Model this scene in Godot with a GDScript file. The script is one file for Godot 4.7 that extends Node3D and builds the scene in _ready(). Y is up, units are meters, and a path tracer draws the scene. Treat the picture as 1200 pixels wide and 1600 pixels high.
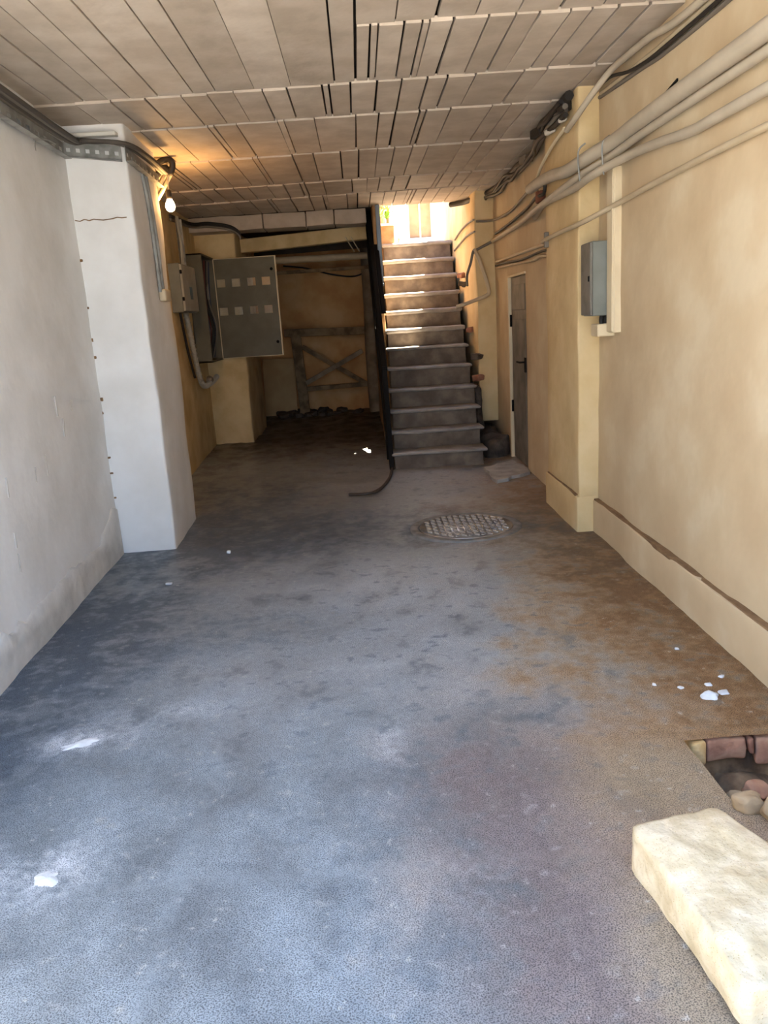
extends Node3D
# A vaulted-over passage with painted plaster walls, a plank ceiling and a concrete stair climbing to a bright yard.

var rng := RandomNumberGenerator.new()
var M := {}
var jig := FastNoiseLite.new()

# ---------------------------------------------------------------- naming
func tag(o: Node, label := "", category := "", group := "", kind := "") -> void:
	if label: o.set_meta("label", label)
	if category: o.set_meta("category", category)
	if group: o.set_meta("group", group)
	if kind: o.set_meta("kind", kind)

func numbered(called: String, parent: Node) -> String:
	if not parent.has_node(NodePath(called)): return called
	var k := 1
	while parent.has_node(NodePath("%s_%03d" % [called, k])): k += 1
	return "%s_%03d" % [called, k]

func base(called: String, at: Vector3, label: String, category: String, group := "", kind := "") -> Node3D:
	var o := Node3D.new()
	o.name = numbered(called, self)
	add_child(o, true)
	o.position = at
	tag(o, label, category, group, kind)
	return o

func obj(called: String, st, m: Material, parent: Node = null) -> MeshInstance3D:
	var p: Node = parent if parent else self
	var o := MeshInstance3D.new()
	o.name = numbered(called, p)
	if st is SurfaceTool:
		st.generate_normals()
		o.mesh = st.commit()
	else:
		o.mesh = st
	o.material_override = m
	o.cast_shadow = GeometryInstance3D.SHADOW_CASTING_SETTING_ON
	p.add_child(o, true)
	return o

# a child built in world coordinates under a thing that stands at `at`
func sub(called: String, st: SurfaceTool, m: Material, parent: Node3D) -> MeshInstance3D:
	var o := obj(called, st, m, parent)
	var top: Node = parent
	var off := Vector3.ZERO
	while top != self:
		off += top.position
		top = top.get_parent()
	o.position = -off
	return o

func single(called: String, st: SurfaceTool, m: Material, label: String, category: String, group := "", kind := "") -> MeshInstance3D:
	var o := obj(called, st, m)
	tag(o, label, category, group, kind)
	return o

# ---------------------------------------------------------------- shapes
func mb() -> SurfaceTool:
	var st := SurfaceTool.new()
	st.begin(Mesh.PRIMITIVE_TRIANGLES)
	return st

func flat(st: SurfaceTool) -> void:
	st.set_smooth_group(-1)

func soft(st: SurfaceTool) -> void:
	st.set_smooth_group(0)

func tri(st: SurfaceTool, a: Vector3, b: Vector3, c: Vector3) -> void:   # counter-clockwise from outside
	st.add_vertex(a); st.add_vertex(c); st.add_vertex(b)

func quad(st: SurfaceTool, a: Vector3, b: Vector3, c: Vector3, d: Vector3) -> void:
	tri(st, a, b, c); tri(st, a, c, d)

# a box with chamfered edges, flat shaded, 44 triangles
func cbox(st: SurfaceTool, c: Vector3, s: Vector3, bev := 0.004, turn := Basis()) -> void:
	flat(st)
	var h := s * 0.5
	var e: float = minf(bev, minf(h.x, minf(h.y, h.z)) * 0.8)
	var X := Transform3D(turn, c)
	var P := func(x: float, y: float, z: float, axis: int) -> Vector3:
		var v := Vector3(x * (h.x - (0.0 if axis == 0 else e)), y * (h.y - (0.0 if axis == 1 else e)), z * (h.z - (0.0 if axis == 2 else e)))
		return X * v
	for g in [1.0, -1.0]:
		var f: Array = [[P.call(g, -1, -1, 0), P.call(g, 1, -1, 0), P.call(g, 1, 1, 0), P.call(g, -1, 1, 0)],
			[P.call(-1, g, -1, 1), P.call(-1, g, 1, 1), P.call(1, g, 1, 1), P.call(1, g, -1, 1)],
			[P.call(-1, -1, g, 2), P.call(1, -1, g, 2), P.call(1, 1, g, 2), P.call(-1, 1, g, 2)]]
		for q in f:
			if g > 0: quad(st, q[0], q[1], q[2], q[3])
			else: quad(st, q[3], q[2], q[1], q[0])
	for a in [1.0, -1.0]:
		for b in [1.0, -1.0]:
			var q1: Array = [P.call(a, b, -1, 0), P.call(a, b, -1, 1), P.call(a, b, 1, 1), P.call(a, b, 1, 0)]
			var q2: Array = [P.call(-1, a, b, 1), P.call(-1, a, b, 2), P.call(1, a, b, 2), P.call(1, a, b, 1)]
			var q3: Array = [P.call(b, -1, a, 2), P.call(b, -1, a, 0), P.call(b, 1, a, 0), P.call(b, 1, a, 2)]
			for q in [q1, q2, q3]:
				if a * b > 0: quad(st, q[0], q[1], q[2], q[3])
				else: quad(st, q[3], q[2], q[1], q[0])
			for d in [1.0, -1.0]:
				var t: Array = [P.call(a, b, d, 0), P.call(a, b, d, 1), P.call(a, b, d, 2)]
				if a * b * d > 0: tri(st, t[0], t[1], t[2])
				else: tri(st, t[2], t[1], t[0])

func wob(p: Vector3, f: float) -> Vector3:
	var q := p * f * 100.0
	return Vector3(jig.get_noise_3d(q.x, q.y, q.z), jig.get_noise_3d(q.x + 511.0, q.y - 77.0, q.z + 19.0), jig.get_noise_3d(q.x - 233.0, q.y + 391.0, q.z - 129.0))

func ticks(h: float, r: float, seg: float) -> PackedFloat32Array:
	var a := PackedFloat32Array([-h, -h + r * 0.3, -h + r])
	var inner := 2.0 * (h - r)
	var n: int = maxi(1, int(round(inner / seg)))
	for i in range(1, n): a.append(-h + r + inner * i / n)
	a.append_array(PackedFloat32Array([h - r, h - r * 0.3, h]))
	return a

# a rounded, subdivided box whose surface is pushed about by noise: plaster piers, stones, rubble
func rbox(st: SurfaceTool, size: Vector3, X: Transform3D, r := 0.01, seg := 0.15, amp := 0.0, freq := 1.0) -> void:
	soft(st)
	var h := size * 0.5
	r = minf(r, minf(h.x, minf(h.y, h.z)) * 0.95)
	for d in 3:
		var u := (d + 1) % 3
		var v := (d + 2) % 3
		var cu := ticks(h[u], r, seg)
		var cv := ticks(h[v], r, seg)
		for s in [-1.0, 1.0]:
			var g: Array[PackedVector3Array] = []
			for a in cu:
				var row := PackedVector3Array()
				for b in cv:
					var p := Vector3()
					p[u] = a; p[v] = b; p[d] = s * h[d]
					var q := p.clamp(-(h - Vector3.ONE * r), h - Vector3.ONE * r)
					p = X * (q + (p - q).normalized() * r)
					if amp > 0.0: p += wob(p, freq) * amp
					row.append(p)
				g.append(row)
			for i in cu.size() - 1:
				for j in cv.size() - 1:
					if s > 0: quad(st, g[i][j], g[i + 1][j], g[i + 1][j + 1], g[i][j + 1])
					else: quad(st, g[i][j + 1], g[i + 1][j + 1], g[i + 1][j], g[i][j])

func rb(st: SurfaceTool, a: Vector3, b: Vector3, r := 0.01, seg := 0.15, amp := 0.0, freq := 1.0) -> void:
	rbox(st, (b - a).abs(), Transform3D(Basis(), (a + b) * 0.5), r, seg, amp, freq)

func cb(st: SurfaceTool, a: Vector3, b: Vector3, bev := 0.004) -> void:
	cbox(st, (a + b) * 0.5, (b - a).abs(), bev)

# a bar of rectangular section from a to b
func bar(st: SurfaceTool, a: Vector3, b: Vector3, w: float, t: float, bev := 0.004, side := Vector3(1, 0, 0)) -> void:
	var y := (b - a).normalized()
	var x := (side - y * side.dot(y)).normalized()
	cbox(st, (a + b) * 0.5, Vector3(w, a.distance_to(b), t), bev, Basis(x, y, x.cross(y)))

func curve(pts: Array, sub_n := 5) -> PackedVector3Array:
	var out := PackedVector3Array()
	for i in pts.size() - 1:
		var p0: Vector3 = pts[maxi(i - 1, 0)]
		var p1: Vector3 = pts[i]
		var p2: Vector3 = pts[i + 1]
		var p3: Vector3 = pts[mini(i + 2, pts.size() - 1)]
		for k in sub_n: out.append(p1.cubic_interpolate(p2, p0, p3, float(k) / sub_n))
	out.append(pts[-1])
	return out

func tube(st: SurfaceTool, pts: Array, r: float, sides := 8, smooth := true, r_end := -1.0) -> void:
	soft(st)
	var c: PackedVector3Array = curve(pts) if smooth and pts.size() > 2 else PackedVector3Array(pts)
	var n := c.size()
	var up := Vector3(0.13, 1, 0.21).normalized()
	var rings: Array[PackedVector3Array] = []
	for i in n:
		var t := (c[mini(i + 1, n - 1)] - c[maxi(i - 1, 0)]).normalized()
		if absf(t.dot(up)) > 0.97: up = Vector3(1, 0.1, 0.2).normalized()
		var x := t.cross(up).normalized()
		var y := x.cross(t)
		up = y
		var rr: float = r if r_end < 0.0 else lerpf(r, r_end, float(i) / (n - 1))
		var ring := PackedVector3Array()
		for k in sides:
			var a := TAU * k / sides
			ring.append(c[i] + (x * cos(a) + y * sin(a)) * rr)
		rings.append(ring)
	for i in n - 1:
		for k in sides:
			var m := (k + 1) % sides
			quad(st, rings[i][m], rings[i][k], rings[i + 1][k], rings[i + 1][m])
	flat(st)
	for k in range(1, sides - 1):
		tri(st, rings[0][0], rings[0][k], rings[0][k + 1])
		tri(st, rings[n - 1][0], rings[n - 1][k + 1], rings[n - 1][k])

# profile [radius, height] pairs turned round the y axis at c
func lathe(st: SurfaceTool, c: Vector3, prof: Array, sides := 20, X := Basis()) -> void:
	soft(st)
	for i in prof.size() - 1:
		for k in sides:
			var a := TAU * k / sides
			var b := TAU * (k + 1) / sides
			var f := func(p: Array, w: float) -> Vector3: return c + X * Vector3(p[0] * cos(w), p[1], -p[0] * sin(w))
			var q: Array = [f.call(prof[i], a), f.call(prof[i], b), f.call(prof[i + 1], b), f.call(prof[i + 1], a)]
			if prof[i][0] > 1e-5: tri(st, q[0], q[1], q[2])
			if prof[i + 1][0] > 1e-5: tri(st, q[0], q[2], q[3])

# a slab in the plane of two axes with rectangular holes: cuts along u and v, holes = [[i, j], ...] cells left out
func holed(st: SurfaceTool, o: Vector3, eu: Vector3, ev: Vector3, en: Vector3, us: Array, vs: Array, holes: Array, t: float) -> void:
	flat(st)
	var nu := us.size() - 1
	var nv := vs.size() - 1
	var full := func(i: int, j: int) -> bool: return i >= 0 and j >= 0 and i < nu and j < nv and not holes.has([i, j])
	for i in nu:
		for j in nv:
			if not full.call(i, j): continue
			var p: Array = []
			for k in 2:
				var z: Vector3 = en * (t * k)
				p.append_array([o + eu * us[i] + ev * vs[j] + z, o + eu * us[i + 1] + ev * vs[j] + z, o + eu * us[i + 1] + ev * vs[j + 1] + z, o + eu * us[i] + ev * vs[j + 1] + z])
			quad(st, p[4], p[5], p[6], p[7])
			quad(st, p[3], p[2], p[1], p[0])
			if not full.call(i, j - 1): quad(st, p[0], p[1], p[5], p[4])
			if not full.call(i + 1, j): quad(st, p[1], p[2], p[6], p[5])
			if not full.call(i, j + 1): quad(st, p[2], p[3], p[7], p[6])
			if not full.call(i - 1, j): quad(st, p[3], p[0], p[4], p[7])

# ---------------------------------------------------------------- materials
func noise_tex(seed_n: int, freq: float, ramp: Array, type := FastNoiseLite.TYPE_SIMPLEX_SMOOTH, oct := 4, size := 512) -> NoiseTexture2D:
	var n := FastNoiseLite.new()
	n.seed = seed_n
	n.noise_type = type
	n.frequency = freq
	n.fractal_octaves = oct
	n.fractal_gain = 0.55
	var t := NoiseTexture2D.new()
	t.width = size; t.height = size
	t.seamless = true
	t.noise = n
	if ramp.size():
		var g := Gradient.new()
		var offs := PackedFloat32Array()
		var cols := PackedColorArray()
		for i in ramp.size():
			offs.append(ramp[i][0]); cols.append(ramp[i][1])
		g.offsets = offs; g.colors = cols
		t.color_ramp = g
	return t

func rough(seed_n: int, cols: Array, tile := 0.6, roughness := 0.85, bump_cm := 0.15, freq := 0.008, bump_tile := 1.6, oct := 5) -> StandardMaterial3D:
	var m := StandardMaterial3D.new()
	var ramp := []
	for i in cols.size(): ramp.append([0.22 + 0.56 * i / maxi(1, cols.size() - 1), cols[i]])
	m.albedo_texture = noise_tex(seed_n, freq, ramp, FastNoiseLite.TYPE_SIMPLEX_SMOOTH, oct)
	m.uv1_triplanar = true
	m.uv1_world_triplanar = true
	m.uv1_scale = Vector3.ONE * tile
	m.roughness = roughness
	if bump_cm > 0.0:
		m.heightmap_enabled = true
		m.heightmap_scale = bump_cm
		m.heightmap_texture = M.bump_fine
	return m

func plain(c: Color, roughness := 0.6, metallic := 0.0) -> StandardMaterial3D:
	var m := StandardMaterial3D.new()
	m.albedo_color = c
	m.roughness = roughness
	m.metallic = metallic
	return m

func C(r: int, g: int, b: int) -> Color:
	return Color8(r, g, b)

func make_materials() -> void:
	M.bump_fine = noise_tex(3, 0.012, [], FastNoiseLite.TYPE_SIMPLEX_SMOOTH, 5)
	M.right_paint = rough(11, [C(196, 173, 139), C(201, 179, 145), C(205, 184, 150), C(211, 193, 161)], 0.35, 0.8, 0.5)
	M.pier_paint = rough(12, [C(206, 179, 132), C(213, 188, 141), C(219, 195, 151)], 0.5, 0.8, 0.5)
	M.left_paint = rough(13, [C(216, 215, 212), C(223, 222, 220), C(229, 229, 228)], 0.4, 0.8, 0.5)
	M.cream = rough(14, [C(196, 170, 122), C(210, 186, 138), C(219, 197, 152)], 0.5, 0.85, 0.5)
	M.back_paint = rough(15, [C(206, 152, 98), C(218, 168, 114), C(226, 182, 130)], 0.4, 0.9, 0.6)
	M.cement = rough(16, [C(186, 183, 177), C(200, 197, 191), C(210, 207, 201)], 0.8, 0.9, 0.7)
	M.ceil = []
	for k in 4:
		var d := -8 + k * 5
		M.ceil.append(rough(20 + k, [C(178 + d, 164 + d, 148 + d), C(188 + d, 174 + d, 158 + d), C(196 + d, 183 + d, 168 + d)], 0.7, 0.75, 0.3))
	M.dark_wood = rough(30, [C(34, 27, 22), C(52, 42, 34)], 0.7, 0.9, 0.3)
	M.old_wood = rough(31, [C(104, 84, 60), C(134, 110, 80), C(150, 126, 94)], 0.9, 0.85, 0.4)
	M.grey_wood = rough(32, [C(120, 104, 84), C(144, 126, 104), C(158, 142, 120)], 0.9, 0.85, 0.4)
	M.board = rough(33, [C(184, 148, 102), C(200, 166, 120)], 0.5, 0.8, 0.2)
	M.riser = rough(34, [C(86, 76, 68), C(104, 93, 82), C(122, 110, 97)], 0.9, 0.8, 0.5)
	M.tread = rough(35, [C(120, 114, 108), C(140, 134, 127), C(158, 152, 145)], 0.9, 0.5, 0.3)
	M.black_steel = plain(C(22, 21, 21), 0.8)
	M.black_steel.metallic_specular = 0.25
	M.tray_cable = plain(C(74, 66, 58), 0.7)
	M.grey_steel = plain(C(112, 124, 138), 0.45, 0.5)
	M.galv = rough(36, [C(112, 112, 108), C(140, 140, 136), C(158, 158, 154)], 1.4, 0.5, 0.0)
	M.galv.metallic = 0.1
	M.cabinet = rough(37, [C(86, 80, 62), C(98, 92, 74)], 0.6, 0.55, 0.1)
	M.box_grey = rough(38, [C(112, 115, 108), C(124, 127, 120)], 0.8, 0.55, 0.1)
	M.box_white = rough(39, [C(150, 148, 138), C(166, 164, 154)], 0.8, 0.55, 0.1)
	M.door_steel = rough(40, [C(92, 88, 82), C(112, 107, 99), C(124, 119, 110)], 0.8, 0.6, 0.2)
	M.trunk = rough(41, [C(212, 194, 160), C(222, 206, 174)], 0.6, 0.6, 0.1)
	M.pipe = rough(42, [C(176, 164, 144), C(190, 178, 158)], 0.8, 0.55, 0.1)
	M.pipe_thin = rough(43, [C(182, 164, 134), C(196, 179, 150)], 0.8, 0.6, 0.1)
	M.cable_dark = plain(C(30, 26, 24), 0.6)
	M.cable_grey = plain(C(112, 104, 94), 0.6)
	M.cable_pale = plain(C(212, 200, 170), 0.55)
	M.rust = rough(44, [C(96, 52, 34), C(126, 72, 48)], 1.2, 0.9, 0.4)
	M.brick = [rough(45, [C(150, 106, 84), C(170, 124, 100), C(184, 144, 116)], 2.2, 0.9, 0.6), rough(46, [C(190, 150, 96), C(206, 168, 112), C(214, 182, 132)], 2.2, 0.9, 0.6), rough(47, [C(128, 84, 66), C(154, 108, 86)], 2.2, 0.9, 0.6)]
	M.earth = rough(48, [C(84, 64, 47), C(120, 96, 72), C(150, 124, 96)], 1.6, 0.95, 1.2)
	M.rubble = rough(49, [C(128, 106, 80), C(152, 128, 98), C(176, 152, 120)], 1.6, 0.95, 0.8)
	M.dark_rubble = rough(50, [C(52, 44, 38), C(76, 66, 58), C(98, 86, 76)], 1.6, 0.95, 0.8)
	M.stone = rough(51, [C(198, 178, 142), C(214, 196, 162), C(228, 212, 182)], 2.2, 0.9, 0.6)
	var pores := noise_tex(88, 0.05, [[0.0, C(176, 158, 128)], [0.10, C(214, 200, 174)], [0.2, Color.WHITE], [1.0, Color.WHITE]], FastNoiseLite.TYPE_CELLULAR, 2)
	M.stone.detail_enabled = true
	M.stone.detail_albedo = pores
	M.stone.detail_blend_mode = BaseMaterial3D.BLEND_MODE_MUL
	M.stone.detail_uv_layer = BaseMaterial3D.DETAIL_UV_2
	M.stone.uv2_triplanar = true
	M.stone.uv2_world_triplanar = true
	M.stone.uv2_scale = Vector3.ONE * 4.2
	M.slab = rough(52, [C(150, 146, 140), C(168, 164, 158), C(182, 178, 172)], 1.2, 0.75, 0.4)
	M.concrete = rough(53, [C(134, 120, 104), C(156, 142, 124), C(172, 158, 140)], 1.0, 0.85, 0.4)
	M.plaster = rough(54, [C(200, 202, 204), C(226, 227, 228)], 2.0, 0.8, 0.5)
	M.dirt = rough(55, [C(112, 84, 56), C(140, 110, 76)], 2.0, 0.95, 0.5)
	M.iron = rough(56, [C(150, 150, 150), C(172, 172, 172), C(190, 190, 190)], 1.8, 0.22, 0.1)
	M.iron.metallic = 0.7
	M.white_wall = rough(57, [C(234, 228, 218), C(244, 240, 232)], 0.5, 0.85, 0.3)
	M.shutter = rough(58, [C(158, 124, 92), C(176, 142, 108)], 0.8, 0.7, 0.2)
	M.tan = rough(59, [C(150, 116, 78), C(176, 140, 98), C(188, 156, 116)], 0.9, 0.85, 0.5)
	M.leaf = plain(C(112, 150, 48), 0.5)
	M.leaf.backlight_enabled = true
	M.leaf.backlight = Color(0.5, 0.6, 0.15)
	M.pale_leaf = plain(C(206, 204, 186), 0.7)
	M.yard = rough(60, [C(176, 168, 154), C(196, 188, 174)], 0.4, 0.9, 0.4)
	M.manhole_rim = rough(62, [C(92, 92, 92), C(118, 116, 114), C(134, 132, 130)], 1.6, 0.6, 0.5)
	M.street = rough(61, [C(102, 110, 121), C(120, 128, 139)], 0.4, 0.9, 0.4)
	M.glass = plain(Color(0.9, 0.95, 0.95, 0.12), 0.05)
	M.glass.transparency = BaseMaterial3D.TRANSPARENCY_ALPHA
	M.bulb = plain(Color(1, 0.95, 0.85), 0.3)
	M.bulb.emission_enabled = true
	M.bulb.emission = Color(1.0, 0.90, 0.74)
	M.bulb.emission_energy_multiplier = 9.0
	M.brass = plain(C(160, 138, 90), 0.4, 0.8)
	M.white_plastic = plain(C(212, 208, 198), 0.5)
	M.floor = floor_material()

func blob(x: float, z: float, cx: float, cz: float, rx: float, rz: float) -> float:
	var a := (x - cx) / rx
	var b := (z - cz) / rz
	return exp(-(a * a + b * b))

# the worn asphalt: greys in the middle, brown dirt by the right wall, oily black by the left wall and at the far end
func floor_material() -> StandardMaterial3D:
	var W := 640
	var H := 2048
	var n1 := FastNoiseLite.new()
	n1.seed = 5; n1.frequency = 1.1; n1.fractal_octaves = 5
	var n2 := FastNoiseLite.new()
	n2.seed = 9; n2.frequency = 3.2; n2.fractal_octaves = 5; n2.fractal_gain = 0.62
	var n3 := FastNoiseLite.new()
	n3.seed = 17; n3.frequency = 26.0; n3.fractal_octaves = 3
	var n4 := FastNoiseLite.new()
	n4.seed = 31; n4.frequency = 10.0; n4.fractal_octaves = 3; n4.fractal_gain = 0.6
	var img := Image.create(W, H, false, Image.FORMAT_RGB8)
	var ro := Image.create(W, H, false, Image.FORMAT_L8)
	var grey := Color(0.66, 0.68, 0.70)
	var pale := Color(0.75, 0.77, 0.79)
	var near_l := Color(0.575, 0.61, 0.635)
	var near_r := Color(0.68, 0.60, 0.54)
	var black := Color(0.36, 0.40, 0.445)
	var brown := Color(0.79, 0.625, 0.43)
	var earth := Color(0.33, 0.29, 0.255)
	var rust := Color(0.68, 0.49, 0.28)
	var umber := Color(0.54, 0.40, 0.255)
	var mauve := Color(0.53, 0.475, 0.465)
	var tan_dust := Color(0.70, 0.62, 0.51)
	var lane := Color(0.80, 0.82, 0.85)
	for j in H:
		var z := 1.0 - 14.0 * (j + 0.5) / H
		for i in W:
			var x := -2.1 + 3.7 * (i + 0.5) / W
			var a := n1.get_noise_2d(x, z)
			var b := n2.get_noise_2d(x, z * 0.8)
			var d := n3.get_noise_2d(x, z)
			var e := n4.get_noise_2d(x * 0.75, z)
			var near := clampf((z + 3.0 + 0.4 * a) / 0.9, 0, 1)
			var c := grey.lerp(pale, clampf(0.5 + a * 0.9 + b * 0.5, 0, 1))
			# coarse open asphalt nearest the street, greyer to the left and dustier to the right
			c = c.lerp(near_l.lerp(near_r, clampf((x + 0.05 + 0.3 * a + 0.2 * b) / 0.5, 0, 1)) * (1.0 + 0.12 * a + 0.10 * b), clampf((z + 3.1 + 0.4 * a) / 0.9, 0, 0.9))
			# brown dirt drifting in from the right wall
			var kb := clampf((x - 0.48 + 0.42 * a + 0.25 * b) / 0.75, 0, 1) * clampf((-1.75 - z + 0.3 * b + 0.25 * (x - 0.6)) / 0.5, 0.45, 1) * (1.0 - 0.55 * clampf((-5.6 - z) / 1.0, 0, 1))
			c = c.lerp(brown, kb * 0.92)
			c = c.lerp(umber, clampf(kb * (0.32 + 0.7 * b + 0.9 * e + clampf((x - 0.9) / 0.5, 0, 0.5)), 0, 0.85))
			c = c.lerp(rust, clampf(blob(x, z, 0.8, -2.9, 0.3, 0.7) * (0.1 + 0.6 * b), 0, 0.25))
			# a faint rusty violet bloom right of the middle, close to the viewer
			c = c.lerp(mauve, clampf((blob(x, z, 0.30, -2.15, 0.26, 0.35) + blob(x, z, 0.36, -1.5, 0.2, 0.4)) * (0.75 + 0.8 * b + 0.6 * e), 0, 0.85))
			# oily black along the left wall and round the left pier
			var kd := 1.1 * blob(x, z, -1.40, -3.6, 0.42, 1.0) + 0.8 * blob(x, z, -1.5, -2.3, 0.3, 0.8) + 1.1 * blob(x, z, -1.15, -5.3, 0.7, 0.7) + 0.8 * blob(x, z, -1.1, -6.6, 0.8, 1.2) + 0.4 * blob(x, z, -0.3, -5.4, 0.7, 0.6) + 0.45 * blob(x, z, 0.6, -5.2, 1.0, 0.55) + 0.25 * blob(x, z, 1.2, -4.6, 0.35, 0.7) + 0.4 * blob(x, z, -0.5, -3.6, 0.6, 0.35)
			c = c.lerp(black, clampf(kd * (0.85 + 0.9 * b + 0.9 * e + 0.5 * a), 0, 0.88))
			# a lighter trodden lane down the middle
			c = c.lerp(lane, clampf(blob(x, z, 0.15, -4.0, 0.55, 0.7) * 0.55 + blob(x, z, 0.65, -6.4, 0.45, 0.9) * 0.5, 0, 0.6) * clampf(0.8 + b, 0, 1))
			# lime dust
			var kw := blob(x, z, -1.08, -2.60, 0.16, 0.09) + 0.7 * blob(x, z, -0.86, -2.78, 0.18, 0.08) + blob(x, z, -0.94, -1.88, 0.13, 0.11) + 0.5 * blob(x, z, -1.1, -1.95, 0.2, 0.1) + 0.5 * blob(x, z, 0.02, -2.45, 0.05, 0.25) + 0.5 * blob(x, z, 0.22, -1.72, 0.06, 0.10)
			c = c.lerp(Color(0.88, 0.89, 0.91), clampf(kw * (0.45 + 1.5 * b + 0.5 * d), 0, 0.85))
			# bare dark earth at the far end
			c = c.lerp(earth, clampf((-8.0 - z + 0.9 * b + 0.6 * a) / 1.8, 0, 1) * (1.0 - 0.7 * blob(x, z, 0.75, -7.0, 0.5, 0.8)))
			# smoothed concrete apron round the pit
			var ka := clampf(blob(x, z, 0.85, -2.1, 0.3, 0.28) * 1.6 - 0.35 + 0.4 * b, 0, 0.85)
			c = c.lerp(tan_dust, ka)
			c = c.lerp(tan_dust, clampf(blob(x, z, 0.66, -1.35, 0.16, 0.4) * 1.5 - 0.3 + 0.5 * b + 0.3 * e, 0, 0.8))
			# grit
			var kg := 0.04 * d + 0.05 * b
			c = Color(c.r + kg, c.g + kg, c.b + kg)
			if d > 0.55 and n1.get_noise_2d(x * 7.0, z * 7.0) > 0.22: c = c.lerp(Color(0.86, 0.84, 0.8), 0.6)
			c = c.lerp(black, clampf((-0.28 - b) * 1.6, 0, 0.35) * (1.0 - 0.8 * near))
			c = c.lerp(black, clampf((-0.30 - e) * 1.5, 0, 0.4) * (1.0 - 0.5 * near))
			c = c.lerp(Color(0.84, 0.83, 0.81), clampf((e - 0.42) * 1.4, 0, 0.4))
			img.set_pixel(i, j, c)
			var g := clampf(0.66 + 0.40 * b + 0.15 * a + 0.15 * kb - 0.22 * clampf((-3.6 - z) / 1.5, 0, 1), 0.36 if z < -4.0 else 0.52, 1)
			ro.set_pixel(i, j, Color(g, g, g))
	var m := StandardMaterial3D.new()
	m.albedo_texture = ImageTexture.create_from_image(img)
	m.roughness_texture = ImageTexture.create_from_image(ro)
	m.roughness = 1.0
	m.metallic_specular = 0.5
	m.detail_enabled = true
	m.detail_albedo = noise_tex(71, 0.22, [[0.0, C(70, 70, 74)], [0.30, C(150, 150, 153)], [0.46, C(226, 226, 226)], [1.0, Color.WHITE]], FastNoiseLite.TYPE_SIMPLEX, 3, 1024)
	m.detail_blend_mode = BaseMaterial3D.BLEND_MODE_MUL
	m.detail_uv_layer = BaseMaterial3D.DETAIL_UV_2
	m.uv2_triplanar = true
	m.uv2_world_triplanar = true
	m.uv2_scale = Vector3.ONE * 0.8
	m.heightmap_enabled = true
	m.heightmap_scale = 0.5
	m.heightmap_texture = M.bump_fine
	return m

# ---------------------------------------------------------------- scene
func _ready() -> void:
	rng.seed = 4
	jig.seed = 2; jig.frequency = 0.01; jig.fractal_octaves = 3
	var cam := Camera3D.new()
	cam.name = "camera"
	cam.fov = 65.569
	cam.keep_aspect = Camera3D.KEEP_HEIGHT
	cam.near = 0.05; cam.far = 200.0
	cam.transform = Transform3D(Basis(Vector3(0.99765641, -0.06085014, 0.03128822), Vector3(0.06651043, 0.96979909, -0.23466163), Vector3(-0.01606409, 0.23619267, 0.97157345)).orthonormalized(), Vector3(0, 1.4, 0))
	add_child(cam)
	cam.current = true

	var sky_mat := ProceduralSkyMaterial.new()
	sky_mat.sky_top_color = Color(0.53, 0.70, 0.92)
	sky_mat.sky_horizon_color = Color(0.87, 0.93, 0.98)
	sky_mat.sky_curve = 0.22
	sky_mat.ground_bottom_color = Color(0.5, 0.47, 0.42)
	sky_mat.ground_horizon_color = Color(0.7, 0.68, 0.64)
	sky_mat.sky_energy_multiplier = 1.0
	sky_mat.sun_angle_max = 2.0
	var sky := Sky.new()
	sky.sky_material = sky_mat
	var env := Environment.new()
	env.background_mode = Environment.BG_SKY
	env.sky = sky
	env.background_energy_multiplier = 2.7
	env.tonemap_mode = Environment.TONE_MAPPER_LINEAR
	env.tonemap_exposure = 1.62
	env.sdfgi_enabled = true
	env.ssao_enabled = true
	env.ssil_enabled = true
	var we := WorldEnvironment.new()
	we.name = "world_environment"
	we.environment = env
	add_child(we)

	var sun := DirectionalLight3D.new()
	sun.name = "sun"
	sun.light_color = Color(1.0, 0.93, 0.82)
	sun.light_energy = 26.0
	sun.light_angular_distance = 0.6
	sun.shadow_enabled = true
	add_child(sun)
	sun.look_at_from_position(Vector3(0.21, 0.9, -0.30), Vector3.ZERO, Vector3(0, 0, 1))

	make_materials()
	build_floor()
	build_walls()
	build_ceiling()
	build_stairs()
	build_alcove()
	build_yard()
	build_stone()
	build_meter_cabinet()
	build_left_wiring()
	build_right_wiring()
	build_floor_bits()

const Z_FRONT := -0.6
const CEIL_FRONT := -2.0

func wall_x(z: float) -> float:
	return -1.46 + 0.039 * z

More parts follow.
